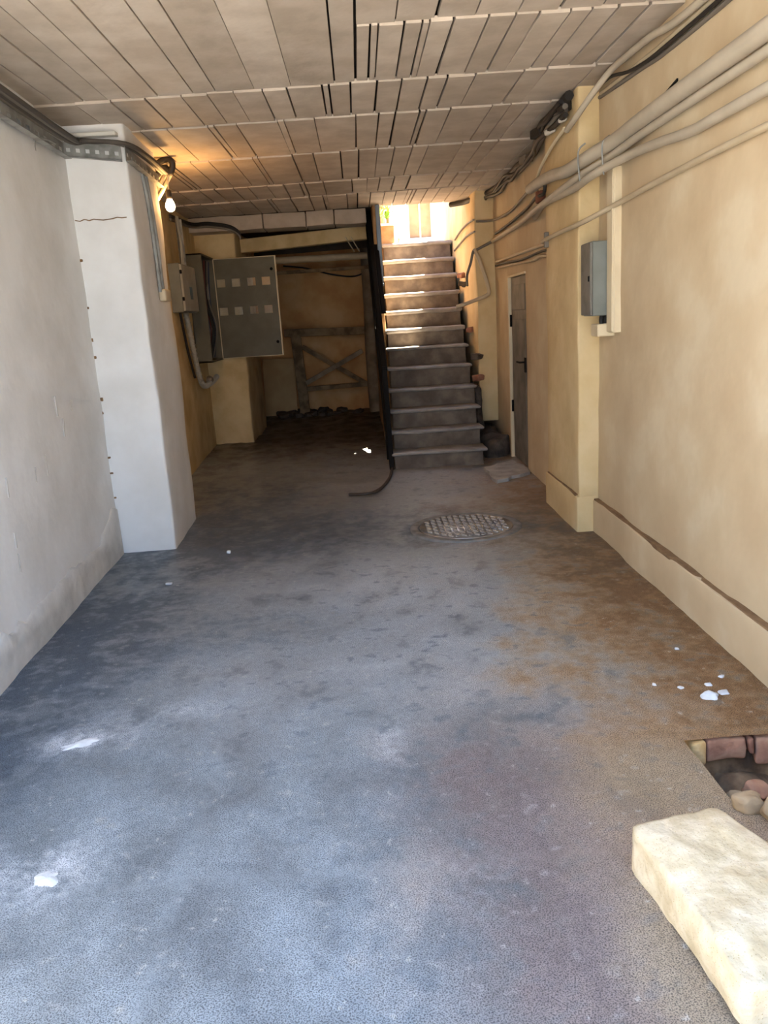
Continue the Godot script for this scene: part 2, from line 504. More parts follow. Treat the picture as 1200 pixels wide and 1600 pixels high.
func build_floor() -> void:
	var root := base("floor", Vector3.ZERO, "worn grey asphalt floor of the passage, browned with dirt along the right wall", "floor", "", "structure")
	var xs := PackedFloat32Array()
	var x := -2.1
	while x < 0.96:
		xs.append(x); x += 0.0602
	xs.append(0.972); xs.append(1.03)
	x = 1.09
	while x < 1.6:
		xs.append(x); x += 0.06
	xs.append(1.6)
	var zs := PackedFloat32Array()
	var z := 1.0
	while z > -1.9:
		zs.append(z); z -= 0.06
	zs.append(-1.95)
	z = -2.01
	while z > -2.3:
		zs.append(z); z -= 0.06
	zs.append(-2.325)
	z = -2.38
	while z > -13.0:
		zs.append(z); z -= 0.08
	zs.append(-13.0)
	var st := mb()
	soft(st)
	var at := func(i: int, j: int) -> Vector3:
		var px := xs[i]
		var pz := zs[j]
		var h := 0.010 * jig.get_noise_2d(px * 90.0, pz * 90.0) + 0.004 * jig.get_noise_2d(px * 420.0 + 99.0, pz * 420.0)
		if pz < -8.0: h += 0.03 * clampf((-8.0 - pz) / 3.0, 0, 1) * (1.0 + jig.get_noise_2d(px * 300.0, pz * 300.0))
		return Vector3(px, h, pz)
	for i in xs.size() - 1:
		for j in zs.size() - 1:
			if xs[i] > 0.96 and zs[j] < -1.94 and zs[j + 1] > -2.33: continue
			var q: Array = [at.call(i, j), at.call(i + 1, j), at.call(i + 1, j + 1), at.call(i, j + 1)]
			for k in [0, 2, 1, 0, 3, 2]:
				var p: Vector3 = q[k]
				st.set_uv(Vector2((p.x + 2.1) / 3.7, (1.0 - p.z) / 14.0))
				st.set_uv2(Vector2(p.x, p.z))
				st.add_vertex(p)
	obj("asphalt", st, M.floor, root)
	# the pit cut through the floor by the right wall
	st = mb()
	rb(st, Vector3(0.90, -0.42, -2.36), Vector3(0.972, -0.012, -1.9), 0.008, 0.06, 0.012, 3.0)
	obj("pit_edge", st, M.concrete, root)
	st = mb()
	rb(st, Vector3(0.95, -0.50, -2.45), Vector3(1.65, -0.17, -1.80), 0.03, 0.04, 0.08, 5.0)
	rb(st, Vector3(0.95, -0.45, -2.50), Vector3(1.65, -0.10, -2.37), 0.03, 0.05, 0.04, 4.0)
	rb(st, Vector3(0.95, -0.45, -1.92), Vector3(1.65, -0.03, -1.70), 0.03, 0.05, 0.05, 4.0)
	obj("pit_earth", st, M.earth, root)
	var bx := 1.0
	var k := 0
	for w in [0.05, 0.13, 0.02, 0.16, 0.12]:
		st = mb()
		var hh: float = [0.085, 0.088, 0.06, 0.10, 0.10][k]
		rb(st, Vector3(bx, -hh - 0.012, -2.40), Vector3(bx + w, -0.014, -2.325 + rng.randf_range(-0.01, 0.008)), 0.012, 0.03, 0.016, 6.0)
		obj("brick", st, M.brick[[1, 0, 2, 0, 1][k]], root)
		bx += w + 0.006
		k += 1

func build_walls() -> void:
	# left wall, slightly skewed away from the passage's axis
	var th := 0.30
	var bz := Vector3(0.039, 0, 1).normalized()
	var bx := Vector3(1, 0, -0.039).normalized()
	var B := Basis(bx, Vector3.UP, bz)
	var st := mb()
	var wl := base("wall_left", Vector3.ZERO, "long off-white plastered wall along the left of the passage", "wall", "", "structure")
	var zs := [[Z_FRONT, -5.5], [-5.5, -13.0]]
	for k in 2:
		var zm: float = (zs[k][0] + zs[k][1]) / 2.0
		st = mb()
		rbox(st, Vector3(th, 3.3, zs[k][0] - zs[k][1]), Transform3D(B, Vector3(wall_x(zm), 1.45, zm) - bx * th / 2.0), 0.01, 0.18, 0.012, 1.2)
		obj("plaster", st, [M.left_paint, M.cream][k], wl)
	st = mb()
	soft(st)
	var prev: Array = []
	for i in 70:
		var z := -1.0 - 4.08 * i / 69.0
		var h := 0.19 + 0.035 * jig.get_noise_1d(z * 300.0) + 0.04 * jig.get_noise_1d(z * 900.0 + 50.0) + 0.14 * clampf((-4.7 - z) / 0.3, 0, 1)
		var xw := wall_x(z) + 0.009
		var row: Array = [Vector3(xw + 0.006, -0.03, z), Vector3(xw + 0.005, h * 0.5, z), Vector3(xw + 0.003, h - 0.012, z), Vector3(xw - 0.014, h, z)]
		if prev.size():
			for m in 3: quad(st, row[m], prev[m], prev[m + 1], row[m + 1])
		prev = row
	obj("cement_patch", st, M.cement, wl)

	st = mb()
	for k in 16:
		var z := rng.randf_range(-4.7, -2.6)
		var y := rng.randf_range(0.3, 1.1)
		tube(st, [Vector3(wall_x(z) + 0.004, y, z), Vector3(wall_x(z) + 0.005, y + rng.randf_range(0.03, 0.12), z + rng.randf_range(-0.02, 0.02))], rng.randf_range(0.002, 0.006), 5, false)
	var sc := obj("scuffs", st, plain(C(184, 179, 173), 0.9), wl)
	tag(sc, "", "", "", "stuff")
	st = mb()
	var pl := base("pillar", Vector3.ZERO, "thick white plastered pier on the left wall, nearest the viewer", "pillar", "plastered piers", "structure")
	rbox(st, Vector3(0.62, 2.9, 0.86), Transform3D(B, Vector3(-1.63, 1.35, -5.53)), 0.018, 0.12, 0.014, 1.5)
	obj("plaster", st, M.left_paint, pl)
	st = mb()
	for k in 9:
		var y := 0.3 + 1.7 * k / 9.0 + rng.randf_range(-0.08, 0.08)
		rb(st, Vector3(wall_x(-5.1) - 0.004, y, -5.108), Vector3(wall_x(-5.1) + rng.randf_range(0.008, 0.016), y + rng.randf_range(0.010, 0.025), -5.09), 0.004, 0.02, 0.006, 12.0)
	var crack: Array = []
	for k in 12:
		crack.append(Vector3(-1.655 + k * 0.028, 2.08 + rng.randf_range(-0.006, 0.006), -5.099))
	tube(st, crack, 0.003, 5, false)
	var ch := obj("plaster_chips", st, M.dirt, pl)
	tag(ch, "", "", "", "stuff")
	st = mb()
	var pr := base("pillar", Vector3.ZERO, "yellowed plaster pier on the left wall behind the meter cabinet", "pillar", "plastered piers", "structure")
	rb(st, Vector3(-2.1, -0.1, -11.2), Vector3(-1.375, 2.52, -9.76), 0.02, 0.15, 0.02, 1.5)
	obj("plaster", st, M.cream, pr)

	# right wall: plain stretch, shallow pier, stretch with the door
	var wr := base("wall_right", Vector3.ZERO, "long warm cream plastered wall along the right of the passage", "wall", "", "structure")
	st = mb()
	rb(st, Vector3(1.445, -0.5, -4.95), Vector3(1.75, 3.1, Z_FRONT), 0.01, 0.18, 0.012, 1.2)
	rb(st, Vector3(1.435, -0.2, -6.98), Vector3(1.75, 3.1, -5.5), 0.01, 0.18, 0.010, 1.2)
	rb(st, Vector3(1.435, 1.70, -7.75), Vector3(1.75, 3.1, -6.9), 0.01, 0.18, 0.010, 1.2)
	rb(st, Vector3(1.445, -0.2, -12.9), Vector3(1.75, 3.1, -7.70), 0.01, 0.18, 0.012, 1.2)
	obj("plaster", st, M.right_paint, wr)
	var pp := base("pillar", Vector3.ZERO, "shallow yellow pier standing proud of the right wall beside the grey fuse box", "pillar", "plastered piers", "structure")
	st = mb()
	rb(st, Vector3(1.322, 0.2, -5.72), Vector3(1.60, 2.9, -4.885), 0.014, 0.1, 0.010, 1.5)
	rb(st, Vector3(1.305, -0.2, -5.73), Vector3(1.60, 0.232, -4.88), 0.012, 0.08, 0.010, 1.5)
	obj("plaster", st, M.pier_paint, pp)
	var bb := base("baseboard_right", Vector3.ZERO, "low plaster plinth with a dirty ledge along the right wall", "baseboard", "", "structure")
	st = mb()
	rb(st, Vector3(1.408, -0.3, -4.92), Vector3(1.60, 0.205, Z_FRONT), 0.006, 0.1, 0.012, 1.5)
	obj("plaster", st, M.right_paint, bb)
	st = mb()
	rb(st, Vector3(1.414, 0.19, -4.9), Vector3(1.52, 0.212, Z_FRONT), 0.004, 0.08, 0.010, 2.5)
	rb(st, Vector3(1.309, 0.215, -5.70), Vector3(1.50, 0.238, -4.92), 0.004, 0.08, 0.006, 2.5)
	obj("ledge_dirt", st, M.dirt, bb)

	# flank wall of the stairwell
	var wf := base("wall_stairwell", Vector3.ZERO, "yellow plaster wall end flanking the right side of the stairs", "wall", "", "structure")
	st = mb()
	rb(st, Vector3(1.255, 0.25, -11.6), Vector3(1.75, 3.75, -8.57), 0.015, 0.15, 0.02, 1.6)
	obj("plaster", st, M.pier_paint, wf)
	# back wall of the alcove and its side against the stairs
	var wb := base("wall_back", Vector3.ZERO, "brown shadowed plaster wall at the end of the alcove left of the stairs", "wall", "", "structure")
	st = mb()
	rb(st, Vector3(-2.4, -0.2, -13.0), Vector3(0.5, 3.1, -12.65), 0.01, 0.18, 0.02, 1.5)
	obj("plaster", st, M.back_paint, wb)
	var ws := base("wall_alcove", Vector3.ZERO, "rough plaster wall closing the space beneath the upper stairs", "wall", "", "structure")
	st = mb()
	rb(st, Vector3(0.225, -0.2, -11.75), Vector3(0.30, 2.64, -9.24), 0.015, 0.15, 0.012, 1.8)
	rb(st, Vector3(0.33, -0.2, -12.9), Vector3(0.45, 3.2, -11.70), 0.02, 0.15, 0.02, 1.8)
	obj("plaster", st, M.tan, ws)

	# steel door in the right wall
	var d := base("door_1", Vector3.ZERO, "narrow grey steel door in the right wall near the stairs", "door", "", "structure")
	st = mb()
	cb(st, Vector3(1.448, 0.01, -7.69), Vector3(1.49, 1.69, -6.985))
	obj("leaf", st, M.door_steel, d)
	st = mb()
	cb(st, Vector3(1.442, 1.40, -7.62), Vector3(1.452, 1.62, -7.06), 0.003)
	obj("panel", st, M.door_steel, d)
	st = mb()
	cb(st, Vector3(1.442, 0.12, -7.62), Vector3(1.452, 1.32, -7.06), 0.003)
	obj("panel", st, M.door_steel, d)
	st = mb()
	bar(st, Vector3(1.432, -0.01, -7.72), Vector3(1.432, 1.70, -7.72), 0.03, 0.045, 0.004)
	bar(st, Vector3(1.432, 1.705, -7.74), Vector3(1.432, 1.705, -6.95), 0.02, 0.02, 0.003)
	obj("frame", st, M.trunk, d)
	for y in [0.45, 1.25]:
		st = mb()
		tube(st, [Vector3(1.44, y, -7.685), Vector3(1.44, y + 0.11, -7.685)], 0.012, 8, false)
		obj("hinge", st, M.black_steel, d)
	st = mb()
	cb(st, Vector3(1.436, 0.86, -7.10), Vector3(1.45, 0.99, -7.05), 0.003)
	tube(st, [Vector3(1.445, 0.95, -7.075), Vector3(1.40, 0.95, -7.075), Vector3(1.39, 0.95, -7.10), Vector3(1.39, 0.95, -7.19)], 0.008, 8)
	obj("handle", st, M.black_steel, d)

func build_ceiling() -> void:
	var root := base("ceiling", Vector3.ZERO, "low plank ceiling in dull beige paint laid in stepped rows", "ceiling", "", "structure")
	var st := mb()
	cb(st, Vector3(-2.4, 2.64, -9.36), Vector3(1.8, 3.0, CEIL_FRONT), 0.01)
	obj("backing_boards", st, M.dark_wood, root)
	var rows := [
		[CEIL_FRONT, -4.56, [-1.66, -1.52, -1.37, -1.24, -1.12, -0.975, -0.79, -0.665, -0.463, -0.267, -0.04, 0.068]],
		[CEIL_FRONT, -2.7, [0.068, 0.24, 0.407, 0.574, 0.75, 0.92, 1.10, 1.28, 1.46]],
		[-2.7, -3.74, [0.068, 0.24, 0.407, 0.574, 0.75, 0.92, 1.10, 1.28, 1.46]],
		[-3.74, -4.56, [0.068, 0.135, 0.165, 0.277, 0.355, 0.383, 0.483, 0.634, 0.742, 0.845, 0.971, 1.06, 1.17, 1.30, 1.46]],
	]
	var zb := [-4.56, -5.24, -6.26, -7.5, -8.30, -9.36]
	for i in zb.size() - 1:
		var cuts := [-1.88]
		while cuts[-1] < 1.36:
			var cx: float = cuts[-1]
			var w := rng.randf_range(0.13, 0.2) if cx < -0.2 else rng.randf_range(0.10, 0.15)
			if rng.randf() < 0.12: w = 0.25
			if rng.randf() < 0.10: w = 0.04
			cuts.append(cx + w)
		cuts[-1] = 1.46
		rows.append([zb[i], zb[i + 1], cuts])
	var n := 0
	for r in rows:
		n += 1
		for k in r[2].size() - 1:
			var x0: float = r[2][k]
			var x1: float = r[2][k + 1]
			var gap := rng.randf_range(0.006, 0.015) if rng.randf() < 0.75 else 0.004
			var z0: float = r[0] + (0.0 if r[0] == CEIL_FRONT else rng.randf_range(-0.008, 0.008) + 0.06 * x0)
			var z1: float = r[1] + (0.0 if r[1] < -9.0 else 0.06 * x0)
			var y0 := 2.604 - 0.008 + rng.randf_range(-0.003, 0.003)
			var y1 := 2.604 + 0.003 + rng.randf_range(-0.002, 0.002)
			st = mb()
			var a := Vector3((x0 + x1) / 2.0, y0 + 0.012, z0)
			var b := Vector3((x0 + x1) / 2.0 + rng.randf_range(-0.004, 0.004), y1 + 0.012, z1 - 0.004)
			bar(st, a, b, x1 - x0 - gap, 0.024, 0.0015)
			obj("plank", st, M.ceil[rng.randi() % 4], root)

const STEP_Y := [0.152, 0.317, 0.491, 0.675, 0.880, 1.076, 1.276, 1.478, 1.674, 1.884, 2.090, 2.31]

func build_stairs() -> void:
	var root := base("staircase", Vector3(0.7, 0, -7.42), "steep concrete staircase rising from the passage to the bright yard", "staircase", "", "structure")
	var below := -0.05
	for i in 12:
		var y: float = STEP_Y[i]
		var xl := 0.24 + 0.0108 * i
		var xr := xl + 0.885
		var z := -7.42 - 0.28 * i
		var deep := 0.40 if i < 11 else 1.2
		var st := mb()
		rb(st, Vector3(xl + 0.015, below - 0.06, z - deep), Vector3(xr - 0.01 - 0.02 * rng.randf(), y - 0.02, z - 0.02), 0.01, 0.08, 0.012, 3.0)
		var stp := sub("step", st, M.riser, root)
		st = mb()
		var tz := z - 0.31 if i < 11 else z - 1.2
		var tt := 0.028 if i < 6 else 0.05
		rb(st, Vector3(xl - 0.01, y - tt, tz), Vector3(xr + (0.02 if i < 4 else 0.005), y, z), tt * 0.48, 0.07, 0.008, 4.0)
		var tr := obj("tread", st, M.tread, stp)
		tr.position = Vector3.ZERO
		below = y
	# the solid mass under the flight
	var st2 := mb()
	for i in range(1, 12):
		var y0: float = STEP_Y[i - 1]
		cb(st2, Vector3(0.27 + 0.0108 * i, -0.05, -7.5 - 0.28 * i - 0.28), Vector3(1.10 + 0.0108 * i, y0 - 0.02, -7.5 - 0.28 * i), 0.004)
	sub("flight_core", st2, M.riser, root)

	# railing
	var rl := base("stair_railing", Vector3(0.22, 0, -7.45), "black steel railing climbing the left edge of the stairs", "railing")
	st2 = mb()
	bar(st2, Vector3(0.225, 0.0, -7.45), Vector3(0.21, 0.97, -7.45), 0.045, 0.045, 0.004)
	sub("newel_post", st2, M.black_steel, rl)
	var slope := func(z: float, h: float) -> Vector3: return Vector3(0.212 - 0.006 * (-7.45 - z), h + 0.70 * (-7.45 - z), z)
	st2 = mb()
	bar(st2, slope.call(-7.43, 0.95), slope.call(-10.3, 0.95), 0.05, 0.035, 0.006)
	bar(st2, slope.call(-8.2, 0.93) + Vector3(0.05, 0, 0), slope.call(-10.3, 0.93) + Vector3(0.05, 0, 0), 0.05, 0.03, 0.006)
	sub("handrail", st2, M.black_steel, rl)
	st2 = mb()
	bar(st2, slope.call(-7.5, 0.13), slope.call(-10.5, 0.13), 0.05, 0.22, 0.003)
	sub("stringer", st2, M.black_steel, rl)
	st2 = mb()
	bar(st2, slope.call(-7.45, 0.52), slope.call(-10.3, 0.52), 0.06, 0.03, 0.004)
	sub("mid_rail", st2, M.black_steel, rl)
	for k in range(1, 11):
		var z := -7.45 - 0.28 * k
		st2 = mb()
		bar(st2, slope.call(z, 0.10), slope.call(z, 0.95), 0.04, 0.022, 0.003)
		sub("baluster", st2, M.black_steel, rl)
	var up := mb()
	bar(up, Vector3(0.285, 1.77, -9.16), Vector3(0.285, 2.60, -9.16), 0.05, 0.05, 0.006)
	cb(up, Vector3(0.19, 1.75, -9.19), Vector3(0.31, 1.775, -9.13), 0.003)
	single("steel_post", up, M.grey_steel, "grey blue square steel post rising from the handrail on the upper left of the stairs", "post")

	# broken bricks lodged between the stairs and the flank wall
	var spots := [[1.235, 1.83, -9.55, 0.05], [1.24, 1.73, -9.5, 0.06], [1.235, 1.22, -9.0, 0.05], [1.22, 0.95, -8.5, 0.06], [1.21, 0.74, -8.35, 0.06]]
	var wh := ["topmost reddish brick stub wedged by the upper right end of the stairs", "brick stub wedged just below the topmost one beside the stairs", "red brick stub at the right end of the middle steps", "dark brick stub at the right end of the stairs above the rubble", "lowest brick stub right of the stairs next to the rubble heap"]
	for k in 5:
		var s: Array = spots[k]
		var b := mb()
		rbox(b, Vector3(0.09, s[3], 0.13), Transform3D(Basis(Vector3(0.1, 1, 0.2).normalized(), rng.randf_range(-0.6, 0.6)), Vector3(s[0], s[1], s[2])), 0.012, 0.03, 0.02, 6.0)
		single("brick_stub", b, M.brick[2] if k % 2 == 0 else M.dark_rubble, wh[k], "brick", "brick stubs beside the stairs")
	# heap of rubble at the foot of the flank wall
	var hp := mb()
	rbox(hp, Vector3(0.27, 0.32, 1.15), Transform3D(Basis(), Vector3(1.295, 0.05, -8.28)), 0.14, 0.06, 0.07, 3.0)
	rbox(hp, Vector3(0.12, 0.9, 1.2), Transform3D(Basis(Vector3(1, 0, 0), 0.0), Vector3(1.19, 0.2, -9.0)), 0.07, 0.06, 0.07, 3.0)
	single("rubble_heap", hp, M.dark_rubble, "dark heap of rubble and earth piled right of the lowest steps", "rubble", "", "stuff")

func build_alcove() -> void:
	# roof over the alcove
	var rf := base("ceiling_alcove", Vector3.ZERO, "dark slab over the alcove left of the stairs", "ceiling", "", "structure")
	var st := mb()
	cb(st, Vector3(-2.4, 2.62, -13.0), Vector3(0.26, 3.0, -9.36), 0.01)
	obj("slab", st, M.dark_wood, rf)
	# beams under its front edge
	var b1 := base("beam", Vector3.ZERO, "pale painted beam directly under the far edge of the plank ceiling", "beam", "beams over the alcove", "structure")
	for c in [[-1.95, -1.0], [-0.99, -0.52], [-0.51, -0.2], [-0.19, 0.16]]:
		st = mb()
		rb(st, Vector3(c[0], 2.455 + rng.randf_range(0, 0.006), -9.85), Vector3(c[1], 2.615, -9.46 + rng.randf_range(-0.01, 0.01)), 0.008, 0.12, 0.01, 3.0)
		obj("block", st, M.ceil[rng.randi() % 2], b1)
	st = mb()
	bar(st, Vector3(-1.85, 2.335, -10.3), Vector3(0.17, 2.435, -10.3), 0.16, 0.16, 0.008, Vector3(0, 0, 1))
	single("beam", st, M.cream, "tilted cream beam below the pale beam over the alcove", "beam", "beams over the alcove", "structure")
	st = mb()
	bar(st, Vector3(-1.30, 2.345, -10.9), Vector3(0.235, 2.37, -10.9), 0.04, 0.12, 0.006, Vector3(0, 0, 1))
	single("batten", st, M.dark_wood, "thin dark batten behind the tilted cream beam", "batten")
	st = mb()
	tube(st, [Vector3(-1.3, 2.24, -11.2), Vector3(-0.46, 2.235, -11.2), Vector3(0.24, 2.235, -11.2)], 0.045, 12, false)
	single("pipe", st, M.pipe_thin, "thick pale pipe crossing the alcove above the wooden trestle", "pipe")
	st = mb()
	bar(st, Vector3(-1.2, 2.12, -11.9), Vector3(0.25, 2.13, -11.9), 0.05, 0.05, 0.006, Vector3(0, 0, 1))
	single("pole", st, M.old_wood, "brown wooden pole lying across the alcove behind the pale pipe", "pole")
	# two thin pale rods
	for k in 2:
		st = mb()
		tube(st, [Vector3(-0.09 + 0.065 * k, 2.385, -10.15), Vector3(-0.05 + 0.065 * k, 2.31, -10.18), Vector3(0.005 + 0.065 * k, 2.22, -10.25)], 0.007, 6)
		single("wire_stub", st, M.cable_pale, ["left of two short white wires hanging under the tilted beam", "right of two short white wires hanging under the tilted beam"][k], "wire", "white wires under the beam")
	st = mb()
	tube(st, [Vector3(-1.08, 2.26, -12.58), Vector3(-0.71, 2.20, -12.58), Vector3(-0.34, 2.09, -12.58), Vector3(0.0, 2.05, -12.58), Vector3(0.24, 2.15, -12.58)], 0.012, 6)
	single("cable", st, M.cable_dark, "dark cable sagging across the back wall of the alcove", "cable")

	# wooden trestle
	var t := base("wooden_trestle", Vector3(-0.4, 0.04, -12.2), "brown wooden trestle with crossed braces against the alcove's back wall", "trestle")
	st = mb()
	bar(st, Vector3(-1.12, 1.275, -12.2), Vector3(0.1, 1.245, -12.2), 0.06, 0.115, 0.006, Vector3(0, 0, 1))
	sub("top_rail", st, M.old_wood, t)
	st = mb()
	bar(st, Vector3(-0.95, 1.22, -12.2), Vector3(-0.90, 0.03, -12.2), 0.15, 0.06, 0.006)
	sub("leg", st, M.old_wood, t)
	st = mb()
	bar(st, Vector3(-0.88, 0.43, -12.2), Vector3(0.1, 0.45, -12.2), 0.05, 0.07, 0.006, Vector3(0, 0, 1))
	sub("lower_rail", st, M.old_wood, t)
	st = mb()
	bar(st, Vector3(-0.87, 1.06, -12.21), Vector3(0.05, 0.46, -12.21), 0.025, 0.07, 0.004, Vector3(0, 0, 1))
	sub("brace", st, M.old_wood, t)
	st = mb()
	bar(st, Vector3(-0.85, 0.52, -12.18), Vector3(0.03, 0.95, -12.18), 0.025, 0.07, 0.004, Vector3(0, 0, 1))
	sub("brace", st, M.grey_wood, t)
	st = mb()
	tube(st, [Vector3(0.20, -0.02, -12.1), Vector3(0.19, 0.9, -12.1), Vector3(0.205, 1.6, -12.1), Vector3(0.2, 2.62, -12.1)], 0.12, 18, true, 0.115)
	single("round_post", st, M.grey_wood, "stout round timber post at the right end of the wooden trestle", "post")
	st = mb()
	var bt := Basis(Vector3(1, 0, 0), -0.10) * Basis(Vector3(0, 0, 1), -0.02)
	cbox(st, Vector3(-1.28, 0.42, -12.47), Vector3(0.50, 0.96, 0.02), 0.004, bt)
	single("leaning_board", st, M.board, "light brown board leaning on the alcove wall left of the trestle", "board")
	st = mb()
	for k in 26:
		var s := rng.randf_range(0.05, 0.15)
		rbox(st, Vector3(s * 1.5, s * 0.8, s), Transform3D(Basis(Vector3.UP, rng.randf() * 6.0), Vector3(rng.randf_range(-1.4, 0.1), 0.05, rng.randf_range(-12.6, -12.0))), s * 0.3, 0.05, 0.03, 6.0)
	single("dark_rubble", st, M.dark_rubble, "dark rubble strewn along the foot of the alcove's back wall", "rubble", "", "stuff")

func build_yard() -> void:
	var st := mb()
	rb(st, Vector3(0.36, 1.9, -14.6), Vector3(6.0, 2.30, -11.5), 0.01, 0.3, 0.01, 1.0)
	rb(st, Vector3(-3.0, 1.9, -22.0), Vector3(9.0, 2.28, -14.6), 0.01, 0.5, 0.01, 1.0)
	single("ground_yard", st, M.yard, "sunlit paved yard at the head of the stairs", "ground", "", "structure")
	st = mb()
	rb(st, Vector3(-14, -0.4, 0.98), Vector3(14, -0.015, 18.0), 0.01, 1.0, 0.0)
	single("ground_street", st, M.street, "grey paving in front of the passage mouth", "ground", "", "structure")
	# whitewashed house across the yard, with a window
	var w := base("wall_house", Vector3.ZERO, "whitewashed house wall across the yard seen above the stairs", "wall", "", "structure")
	st = mb()
	holed(st, Vector3(-2.0, 2.2, -15.3), Vector3(1, 0, 0), Vector3(0, 1, 0), Vector3(0, 0, 1), [0.0, 3.02, 3.42, 7.0], [0.0, 0.56, 1.25, 3.2], [[1, 1]], 0.3)
	obj("plaster", st, M.white_wall, w)
	var wn := base("window_1", Vector3.ZERO, "small window with two brown shutters in the white house wall", "window", "", "structure")
	for k in 2:
		st = mb()
		cb(st, Vector3(1.025 + 0.205 * k, 2.77, -15.14), Vector3(1.205 + 0.21 * k, 3.44, -15.10), 0.004)
		obj("shutter", st, M.shutter, wn)
	st = mb()
	cb(st, Vector3(1.205, 2.76, -15.15), Vector3(1.232, 3.45, -15.08), 0.004)
	obj("mullion", st, M.white_wall, wn)
	st = mb()
	cb(st, Vector3(0.98, 2.72, -15.1), Vector3(1.46, 2.76, -14.93), 0.006)
	obj("sill", st, M.white_wall, wn)
	# low pillar with a cap at the stair head, plant on it
	var gp := base("gate_pillar", Vector3(0.44, 2.1, -10.65), "squat tan plaster pillar with a pale cap at the head of the stairs", "pillar")
	st = mb()
	rb(st, Vector3(0.34, 1.95, -10.78), Vector3(0.525, 2.535, -10.58), 0.01, 0.08, 0.012, 4.0)
	sub("shaft", st, M.tan, gp)
	st = mb()
	rb(st, Vector3(0.325, 2.53, -10.80), Vector3(0.545, 2.56, -10.56), 0.006, 0.08, 0.004, 4.0)
	sub("cap", st, M.white_wall, gp)
	var pt := base("spiky_plant", Vector3(0.45, 2.56, -10.67), "bright green plant with arching leaves growing over the tan pillar", "plant")
	st = mb()
	tube(st, [Vector3(0.45, 2.55, -10.68), Vector3(0.455, 2.62, -10.68), Vector3(0.45, 2.69, -10.68)], 0.022, 8, true, 0.014)
	sub("stem", st, M.old_wood, pt)
	st = mb()
	soft(st)
	for k in 60:
		var a := rng.randf() * TAU
		var l := rng.randf_range(0.13, 0.24)
		var dirx := Vector3(cos(a), 0, sin(a))
		var side := Vector3(-sin(a), 0, cos(a))
		var p0 := Vector3(0.45, 2.60 + 0.1 * rng.randf(), -10.68)
		var tilt := rng.randf_range(0.25, 1.0)
		var pv: Array = []
		for m in 6:
			var q := m / 5.0
			pv.append([p0 + dirx * l * q * tilt + Vector3.UP * l * (q * 1.2 - q * q * 1.35 * tilt), 0.013 * (1.0 - q * q) + 0.001])
		for m in 5:
			quad(st, pv[m][0] - side * pv[m][1], pv[m][0] + side * pv[m][1], pv[m + 1][0] + side * pv[m + 1][1], pv[m + 1][0] - side * pv[m + 1][1])
	sub("foliage", st, M.leaf, pt)
	# pale bush bleached by the sun, before the house
	var bs := base("pale_bush", Vector3(0.70, 2.28, -14.0), "pale bleached bush standing before the white house wall", "bush")
	st = mb()
	for k in 130:
		var u := Vector3(rng.randfn(0, 0.05), absf(rng.randfn(0.28, 0.15)), rng.randfn(0, 0.06))
		rbox(st, Vector3(0.05, 0.012, 0.03), Transform3D(Basis(Vector3(rng.randf(), rng.randf(), rng.randf()).normalized(), rng.randf() * 6.0), Vector3(0.70, 2.32, -14.0) + u), 0.005, 0.1)
	sub("foliage", st, M.pale_leaf, bs)
	st = mb()
	for k in 6: tube(st, [Vector3(0.70, 2.27, -14.0), Vector3(0.70 + rng.randfn(0, 0.03), 2.45, -14.0 + rng.randfn(0, 0.03)), Vector3(0.70 + rng.randfn(0, 0.05), 2.68, -14.0 + rng.randfn(0, 0.08))], 0.008, 5)
	sub("stem", st, M.old_wood, bs)

